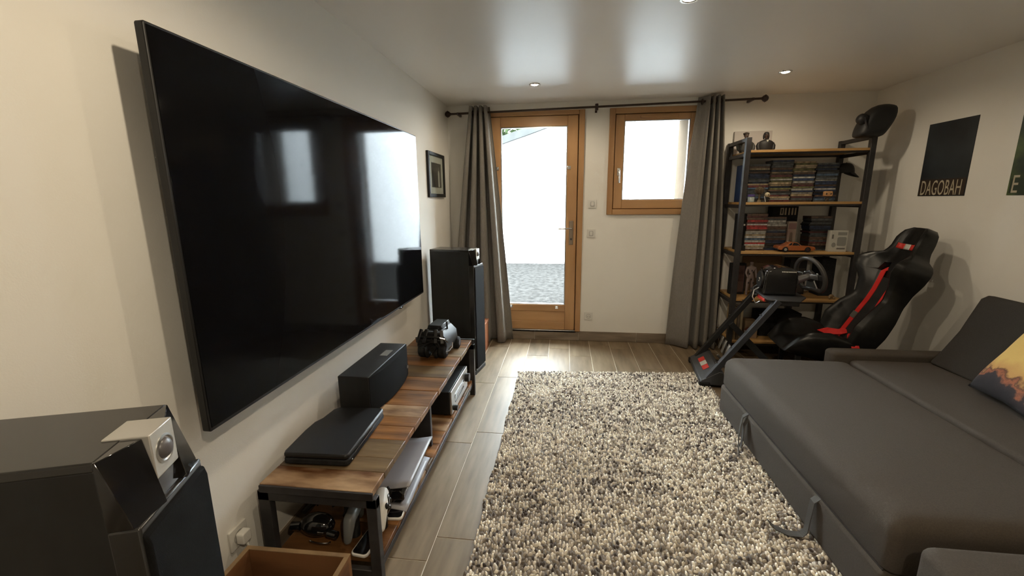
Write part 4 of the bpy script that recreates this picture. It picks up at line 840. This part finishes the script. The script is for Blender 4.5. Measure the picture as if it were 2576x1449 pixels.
minifig('small figurine with a boxy orange head in front of the disc cases', 3.305, mat('figurine_orange', (.42, .22, .09), .55), mat('figurine_drab', (.06, .05, .04), .6), 'box', -.1)
# ---- fourth and fifth boards
z4 = SZ[3]
t, hx, hy = boxthing('picture_box', 'dark reddish picture box at the end of the fourth board', 'box', 2.668, 2.795, 4.06, 4.12, z4, .285, BLACKM)
bx(-hx+.014, hx-.012, -hy-.0012, -hy, .02, .265).build('printed_panel', mat('print_rust', (.045, .018, .015), .5, col2=(.12, .06, .05), scale=14), t); bx(-hx+.02, hx-.02, -hy-.0024, -hy-.001, .03, .12).build('printed_plate', mat('print_pinkbrown', (.11, .065, .055), .5), t)
fg = thing('mannequin_figurine', 'slim pale jointed figurine standing on the fourth board', 'figurine', (2.822, 4.02, z4))
PF = mat('figurine_pale', (.20, .155, .145), .6)
skin_mesh('body', [(0, 0, .165, .022), (0, 0, .200, .019), (0, 0, .245, .026), (0, 0, .275, .010), (0, 0, .310, .022), (-.018, 0, .150, .017), (.018, 0, .150, .017), (-.022, -.004, .085, .013), (.020, .004, .085, .013), (-.024, 0, .018, .009), (.022, .006, .018, .009), (-.025, -.018, .006, .008), (.022, -.014, .006, .008), (-.034, 0, .252, .012), (.034, 0, .252, .012), (-.044, -.006, .205, .009), (.042, 0, .205, .009), (-.030, -.024, .165, .008), (.046, -.012, .160, .008)],
          [(0, 1), (1, 2), (2, 3), (3, 4), (0, 5), (0, 6), (5, 7), (6, 8), (7, 9), (8, 10), (9, 11), (10, 12), (2, 13), (2, 14), (13, 15), (14, 16), (15, 17), (16, 18)], PF, fg)
for (x_, z_) in ((-.018, .200), (.012, .215), (-.02, .118), (.02, .118), (0, .150), (0, .228)): MB().ell((x_, -.017, z_), (.006, .004, .009), 8, 6).build('dark_joint', COAT, fg)
t, hx, hy = boxthing('carton', 'tall black carton at the end of the fourth board', 'box', 3.420, 3.535, 4.05, 4.20, z4, .335, BLACKM)
t, hx, hy = boxthing('carton', 'square black carton in the middle of the fourth board', 'box', 3.185, 3.325, 4.10, 4.22, z4, .325, BLACK); bx(-hx+.01, hx-.01, -hy-.001, -hy, .02, .24).build('printed_panel', mat('print_dim', (.02, .018, .017), .4, col2=(.05, .04, .035), scale=12), t)
t, hx, hy = boxthing('wood_sheet', 'plain brown wooden panel leaning at the back of the fourth board', 'panel', 2.83, 3.175, 4.235, 4.258, z4, .33, mat('panel_brown', (.105, .065, .03), .6, col2=(.14, .09, .045), scale=5, stretch=(.4, 2, 2)))
t = thing('small_figurine', 'tiny crouching tan figurine by the tall black carton', 'figurine', (3.455, 3.925, z4)); skin_mesh('body', [(0, 0, .026, .017), (0, -.010, .046, .014), (-.018, -.012, .016, .009), (.018, -.012, .016, .009), (-.02, -.026, .008, .007), (.02, -.026, .008, .007)], [(0, 1), (0, 2), (0, 3), (2, 4), (3, 5)], mat('figurine_tan', (.17, .11, .05), .6), t)
z5 = SZ[4]
for k, (xa, rz_, hgt, c) in enumerate(((2.680, .05, .30, (.26, .19, .10)), (2.706, .06, .27, (.12, .09, .06)), (2.730, .04, .29, (.30, .24, .15)))):
    t = thing('book', ('thin tan book nearest the post of the lowest board', 'short brown book between two others on the lowest board', 'thin cream book beside the printed carton of the lowest board')[k], 'book', (xa, 3.98, z5), 0, 'books on the lowest board')
    bm2 = mat('book_cover_%d' % k, c, .6); bx(-.010, -.008, -.09, .09, 0, hgt).build('cover', bm2, t); bx(.008, .010, -.09, .09, 0, hgt).build('cover', bm2, t); bx(-.010, .010, -.092, -.089, 0, hgt).build('spine', bm2, t); bx(-.008, .008, -.088, .086, .003, hgt-.004).build('pages', PAPER, t)
t, hx, hy = boxthing('carton', 'tan printed carton on the lowest board behind the racing rig', 'box', 2.79, 2.90, 3.95, 4.08, z5, .16, mat('carton_tan', (.20, .13, .07), .6, col2=(.26, .18, .10), scale=7))
o = MB(); o.prism([(-.03+.028*math.cos(2*PI*i/5+.3)*(1 if i % 1 == 0 else .5), .08+.03*math.sin(2*PI*i/5+.3)) for i in range(5)], -hy-.001, -hy); o.build('printed_star', mat('print_redbrown', (.16, .05, .03), .6), t)
t, hx, hy = boxthing('carton', 'dark carton pushed to the back of the lowest board', 'box', 2.95, 3.30, 4.03, 4.22, z5, .22, BLACKM)
# ================================================================ RACING RIG
rg = thing('racing_rig', 'black sim racing rig with bucket seat, red harness, steering wheel and pedals', 'racing seat', (2.90, 3.45, 0), math.radians(-7))
for sy, m_ in ((-1, BAR), (1, BARB)):
    MB().bar((-.610, .243*sy, .045), (-.165, .235*sy, .705), .040, .050, up=(0, 1, 0)).build('upright_bar', m_, rg, bevel=.003)
    MB().bar((-.56, .215*sy, .028), (.72, .215*sy, .028), .05, .05).build('base_rail', BARB, rg, bevel=.003)
    MB().bar((-.36, .20*sy, .40), (-.02, .20*sy, .055), .045, .03, up=(0, 1, 0)).build('brace', BARB, rg, bevel=.002)
    for k in range(4):
        f = .2+.2*k; MB().ell((-.610+.445*f-.02, .243*sy-.004*sy, .045+.66*f+.022), (.008, .008, .005), 8, 6).build('bolt', IRONH, rg)
for xx in (-.30, .10, .66): MB().bar((xx, -.215, .03), (xx, .215, .03), .05, .04).build('cross_rail', BARB, rg, bevel=.003)
o = MB(); o.prism([(-.655, .022), (-.648, .052), (-.520, .135), (-.490, .130), (-.470, .022)], -.272, .272, 'y'); pp = o.build('pedal_deck', PEDAL, rg, bevel=.005)
for sy in (-1, 1): MB().box(-.66, -.58, .262*sy-.022, .262*sy+.022, 0, .045).build('rubber_foot', BLACKM, rg, bevel=.008)
dv = Vector((.128, 0, .083)).normalized(); nv2 = Vector((-.083, 0, .128)).normalized()
for k, m_ in enumerate((REDB, GREYB, REDB)):
    c = Vector((-.584, .10-.085*k, .0935))+nv2*.0015
    o = MB(); e = Vector((0, 1, 0)); vs = [tuple(c+dv*a*.026+e*b*.041+nv2*h_) for h_ in (-.001, .001) for a, b in ((-1, -1), (1, -1), (1, 1), (-1, 1))]
    o.add(vs, [(0, 1, 2, 3), (4, 7, 6, 5), (0, 4, 5, 1), (1, 5, 6, 2), (2, 6, 7, 3), (3, 7, 4, 0)]); o.build('deck_badge', m_, pp)
for k, yy in enumerate((-.10, .01, .12)):
    MB().bar((-.46, yy, .14), (-.40, yy, .06), .016, .016, up=(0, 1, 0)).bar((-.40, yy, .06), (-.43, yy, .29), .014, .010, up=(0, 1, 0)).build('pedal_arm', STEEL, rg, bevel=.002)
    o = MB(); o.bar((-.455, yy, .20), (-.425, yy, .305), .045, .008, up=(1, 0, .3)); o.build('pedal_face', STEEL, rg, bevel=.003)
MB().tube([(-.45, -.16, .13), (-.42, -.19, .10), (-.40, -.18, .16), (-.41, -.14, .13), (-.44, -.12, .10)], .004, 6).build('pedal_cable', STEEL, rg)
# wheel plate and wheel base
o = MB(); o.prism([(-.235, -.215), (-.21, -.235), (-.02, -.235), (.06, -.10), (.06, .10), (-.02, .235), (-.21, .235), (-.235, .215)], .700, .712, 'z'); o.build('wheel_plate', PEDAL, rg, bevel=.003)
MB().box(-.241, -.234, -.17, .0, .680, .702).build('plate_stripe', REDB, rg, bevel=.001)
MB().box(-.20, -.02, -.22, .22, .664, .701).build('plate_bracket', BARB, rg, bevel=.004)
MB().cyl((-.06, -.13, .63), (-.06, -.10, .70), .025, 12).build('clamp_knob', BLACK, rg)
o = MB(); o.prism([(-.225, .715), (.0, .715), (.0, .885), (-.02, .915), (-.09, .93), (-.17, .925), (-.215, .90), (-.225, .86)], -.085, .085, 'y'); wb = o.build('wheel_base', GLOSSB, rg, bevel=.014, seg=3, angle=35)
MB().tube([(-.228, 0, .82), (-.240, 0, .82)], [.070, .066], 24).build('motor_cap', BLACK, wb)
for z_, y_, wd in ((.835, -.012, .022), (.826, -.016, .012), (.812, -.004, .012)): MB().box(-.2425, -.2395, y_-wd/2, y_+wd/2, z_-.004, z_+.002).build('cap_mark', WHITEP, wb)
for k in range(9): MB().box(-.115+.011*k, -.107+.011*k, -.0875, -.0845, .893, .900).build('maker_lettering', WHITEP, wb)
o = MB(); o.tube([(-.24, -.02, .76), (-.275, -.03, .74), (-.285, -.04, .69), (-.26, -.05, .64), (-.235, -.06, .66)], .005, 8); o.build('cable', STEEL, wb); MB().tube([(-.235, .03, .77), (-.262, .03, .75), (-.265, .0, .70), (-.245, -.02, .70)], .009, 8).build('plug', BLACK, wb)
WA = Vector((.90, .32, .27)).normalized(); WC = Vector((.098, -.02, .862)); wu = Vector((0, 0, 1)); wr = wu.cross(WA).normalized(); wu = WA.cross(wr)
MB().tube([tuple(WC-WA*.115), tuple(WC-WA*.085), tuple(WC-WA*.03), tuple(WC)], [.030, .027, .024, .03], 16).build('steering_column', ALU, rg)
sw = MB(); ring = [tuple(WC+wr*.140*math.cos(a)+wu*(.140*math.sin(a) if math.sin(a) > -.75 else -.105-.03*(1+math.sin(a)))) for a in [2*PI*i/40 for i in range(40)]]
sw.tube(ring, .0165, 10, closed=True); swo = sw.build('steering_wheel', mat('wheel_leather', (.045, .043, .041), .38), rg)
o = MB(); T_ = Matrix.Identity(4)
for i in range(3): T_[i][0] = wr[i]; T_[i][1] = wu[i]; T_[i][2] = WA[i]; T_[i][3] = WC[i]
o.T = T_; o.lathe([(.040, -.014), (.046, -.006), (.044, .010), (.034, .018), (.001, .020)], n=22); o.build('wheel_hub', IRON, swo)
for a0, l_ in ((0, .128), (PI, .128)):
    o = MB(); o.T = T_; o.bar((.035*math.cos(a0), .035*math.sin(a0), .0), (l_*math.cos(a0), l_*math.sin(a0), 0), .010, .040, up=(0, 1, 0)); o.build('wheel_spoke', IRON, swo, bevel=.003)
o = MB(); o.T = T_; o.prism([(-.032, -.03), (.032, -.03), (.058, -.105), (.03, -.122), (-.03, -.122), (-.058, -.105)], -.005, .006, 'z'); o.build('lower_spoke', ALU, swo, bevel=.004)
for sx in (-1, 1): o = MB(); o.T = T_; o.ell((sx*.058, .02, .010), (.010, .007, .006), 10, 6); o.build('wheel_button', ALU, swo)
for sx in (-1, 1): o = MB(); o.T = T_; o.box(sx*.07-.035, sx*.07+.035, -.008, .03, -.030, -.026); o.build('paddle', ALU, swo, bevel=.003)
# ---- bucket seat
def lerp(tab, t):
    for (a, *va), (b, *vb) in zip(tab[:-1], tab[1:]):
        if t <= b: f = (t-a)/(b-a); f = f*f*(3-2*f) if False else f; return [p+(q_-p)*f for p, q_ in zip(va, vb)]
    return list(tab[-1][1:])
BACK = [(0, .205, .11), (.12, .245, .115), (.24, .262, .140), (.35, .245, .115), (.46, .208, .070), (.56, .218, .095), (.64, .258, .150), (.71, .274, .155), (.755, .262, .115), (.795, .175, .055), (.84, .146, .045), (.92, .142, .042), (.97, .122, .030), (1.0, .080, .008)]
SB0 = Vector((.375, -.035, .265)); SB1 = Vector((.780, -.035, 1.205)); tv_ = (SB1-SB0).normalized(); fn_ = Vector((-tv_.z, 0, tv_.x)); LY = Vector((0, 1, 0))
def back_pt(t, u, off=0.0):
    w_, d_ = lerp(BACK, t); au = abs(u); s_ = min(1, max(0, (au-.42)/.46)); s_ = s_*s_*(3-2*s_); e_ = max(0, (au-.9)/.1)
    f = d_*s_*(1-.30*e_)+.012*(1-au*au)
    bend = -.03*math.sin(PI*min(1, t*1.1))
    return SB0+(SB1-SB0)*t+fn_*(f+bend+.045+off)+LY*(u*w_*(1-.03*e_))
def back_mesh():
    o = MB(); nt_ = 34; us = [-1, -.97, -.9, -.8, -.68, -.55, -.42, -.25, 0, .25, .42, .55, .68, .8, .9, .97, 1]; ub = [.92, .7, .4, 0, -.4, -.7, -.92]; k = len(us)+len(ub); vs = []
    for j in range(nt_+1):
        t = j/nt_; w_, d_ = lerp(BACK, t); bend = -.03*math.sin(PI*min(1, t*1.1))
        for u in us: vs.append(tuple(back_pt(t, u)))
        for u in ub: vs.append(tuple(SB0+(SB1-SB0)*t+fn_*(bend-.035*(1-u*u*.6)*(1-.5*max(0, t-.9)/.1))+LY*(u*w_)))
    fs = []
    for j in range(nt_):
        for i in range(k): fs.append((j*k+i, j*k+(i+1) % k, (j+1)*k+(i+1) % k, (j+1)*k+i))
    fs.append(tuple(range(k-1, -1, -1))); fs.append(tuple(nt_*k+i for i in range(k)))
    o.add(vs, fs); return o
bk = back_mesh().build('seat_back', LEATHER, rg, angle=180)
for sy in (-1, 1):      # belt openings cut right through the shell
    cu_ = MB(); ctr = [back_pt(t_, sy*u_) for t_, u_ in ((.665, .30), (.660, .56), (.725, .50), (.735, .30))]
    vs = [tuple(p+fn_*.25) for p in ctr]+[tuple(p-fn_*.30) for p in ctr]; cu_.add(vs, [(0, 1, 2, 3), (7, 6, 5, 4), (0, 4, 5, 1), (1, 5, 6, 2), (2, 6, 7, 3), (3, 7, 4, 0)])
    cu = cu_.build('cut', LEATHER, rg); md = bk.modifiers.new('cut', 'BOOLEAN'); md.operation = 'DIFFERENCE'; md.object = cu; md.solver = 'EXACT'
    bpy.context.view_layer.update(); dg = bpy.context.evaluated_depsgraph_get(); nm_ = bpy.data.meshes.new_from_object(bk.evaluated_get(dg)); bk.modifiers.clear(); bk.data = nm_; bpy.data.objects.remove(cu)
bk.data.polygons.foreach_set('use_smooth', [True]*len(bk.data.polygons)); bk.data.set_sharp_from_angle(angle=math.radians(50))
o = MB(); o.grid(lambda u, v: tuple(back_pt(.06+.56*v, -.40+.80*u, .004)), 14, 24); ip = o.build('back_panel', SUEDE, rg, angle=180); ip.modifiers.new('t', 'SOLIDIFY').thickness = .004
for k, m_ in enumerate((REDB, GREYB, REDB)):
    o = MB(); u0 = .64-.43*k
    o.grid(lambda u, v: tuple(back_pt(.838+.038*v, u0-.42*u, .003)), 4, 3); b_ = o.build('headrest_badge', m_, bk); b_.modifiers.new('t', 'SOLIDIFY').thickness = .003
BASE = [(0, .215, .06), (.25, .240, .085), (.55, .250, .125), (.75, .245, .115), (.9, .225, .06), (1.0, .200, .015)]
B0 = Vector((.50, -.035, .285)); B1 = Vector((-.085, -.035, .335))
def base_pt(t, u, off=0.0):
    w_, d_ = lerp(BASE, t); au = abs(u); s_ = min(1, max(0, (au-.45)/.42)); s_ = s_*s_*(3-2*s_); e_ = max(0, (au-.9)/.1)
    return B0+(B1-B0)*t+Vector((0, 0, d_*s_*(1-.35*e_)+.035+.02*math.sin(PI*t)-.05*max(0, t-.88)/.12+off))+LY*(u*w_)
o = MB(); us = [-1, -.97, -.9, -.8, -.68, -.55, -.45, -.25, 0, .25, .45, .55, .68, .8, .9, .97, 1]; ub = [.9, .5, 0, -.5, -.9]; k = len(us)+len(ub); vs = []; nt_ = 22
for j in range(nt_+1):
    t = j/nt_; w_, d_ = lerp(BASE, t)
    for u in us: vs.append(tuple(base_pt(t, u)))
    for u in ub: vs.append(tuple(B0+(B1-B0)*t+Vector((0, 0, -.085+.05*t)))) if False else vs.append(tuple(B0+(B1-B0)*t+Vector((0, 0, -.085+.07*t))+LY*(u*w_*.9)))
fs = [(j*k+i, j*k+(i+1) % k, (j+1)*k+(i+1) % k, (j+1)*k+i) for j in range(nt_) for i in range(k)]; fs += [tuple(range(k-1, -1, -1)), tuple(nt_*k+i for i in range(k))]
o.add(vs, fs); sbm = o.build('seat_base', LEATHER, rg, angle=180)
for sy in (-1, 1):
    MB().bar((.02, .16*sy-.035, .06), (.02, .16*sy-.035, .29), .03, .03).build('seat_leg', BARB, rg); MB().bar((.42, .16*sy-.035, .06), (.42, .16*sy-.035, .26), .03, .03).build('seat_leg', BARB, rg)
    MB().cyl((.44, .215*sy-.035, .31), (.44, .235*sy-.035, .31), .05, 16).build('recliner', BLACK, rg)
# ---- harness
def nrm(fn, t, u): a = fn(t+.01, u)-fn(t-.01, u); b = fn(t, u+.02)-fn(t, u-.02); n_ = a.cross(b).normalized(); return n_
for sy in (-1, 1):
    uo = .36 if sy > 0 else .40
    ts = [.70, .66, .60, .52, .44, .36, .28, .20, .12, .05]; pts = [back_pt(t, sy*(uo-.0*t), .012) for t in ts]; pts[0] = back_pt(.70, sy*uo, -.02)
    MB().ribbon([tuple(p) for p in pts], [tuple(fn_)]*len(pts), .052, .004).build('shoulder_belt', RED, rg)
    c = back_pt(.30, sy*uo, .016); b_ = MB(); b_.ribbon([tuple(back_pt(.275, sy*uo, .016)), tuple(back_pt(.325, sy*uo, .016))], [tuple(fn_)]*2, .058, .006); b_.build('belt_adjuster', mat('buckle_grey', (.22, .22, .20), .4, metal=.5) if sy < 0 else MATS['buckle_grey'], rg)
    lp = [base_pt(.02, sy*.80, .01), base_pt(.10, sy*.62, .022), base_pt(.18, sy*.38, .030), base_pt(.24, sy*.12, .02)]
    MB().ribbon([tuple(p) for p in lp], [(0, 0, 1)]*4, .050, .004).build('lap_belt', RED, rg)
fold = [base_pt(.10, .30, .05), base_pt(.20, .42, .075), base_pt(.32, .46, .07), base_pt(.42, .36, .06), base_pt(.38, .16, .07), base_pt(.26, .10, .09), base_pt(.16, .20, .11)]
MB().ribbon([tuple(p) for p in fold], [(-.2, -.5, 1)]*7, .055, .004).build('loose_belt', RED, rg)
MB().ribbon([tuple(base_pt(.16, -.15, .10)), tuple(base_pt(.22, -.40, .10)), tuple(base_pt(.26, -.62, .06)), tuple(base_pt(.28, -.80, .02)), tuple(base_pt(.28, -1.02, .0)), tuple(base_pt(.28, -1.05, -.09))], [(0, -.2, 1)]*6, .048, .004).build('loose_belt', RED, rg)
MB().cyl(tuple(base_pt(.24, .0, .01)), tuple(base_pt(.24, .0, .04)), .032, 16).build('harness_buckle', IRONH, rg)
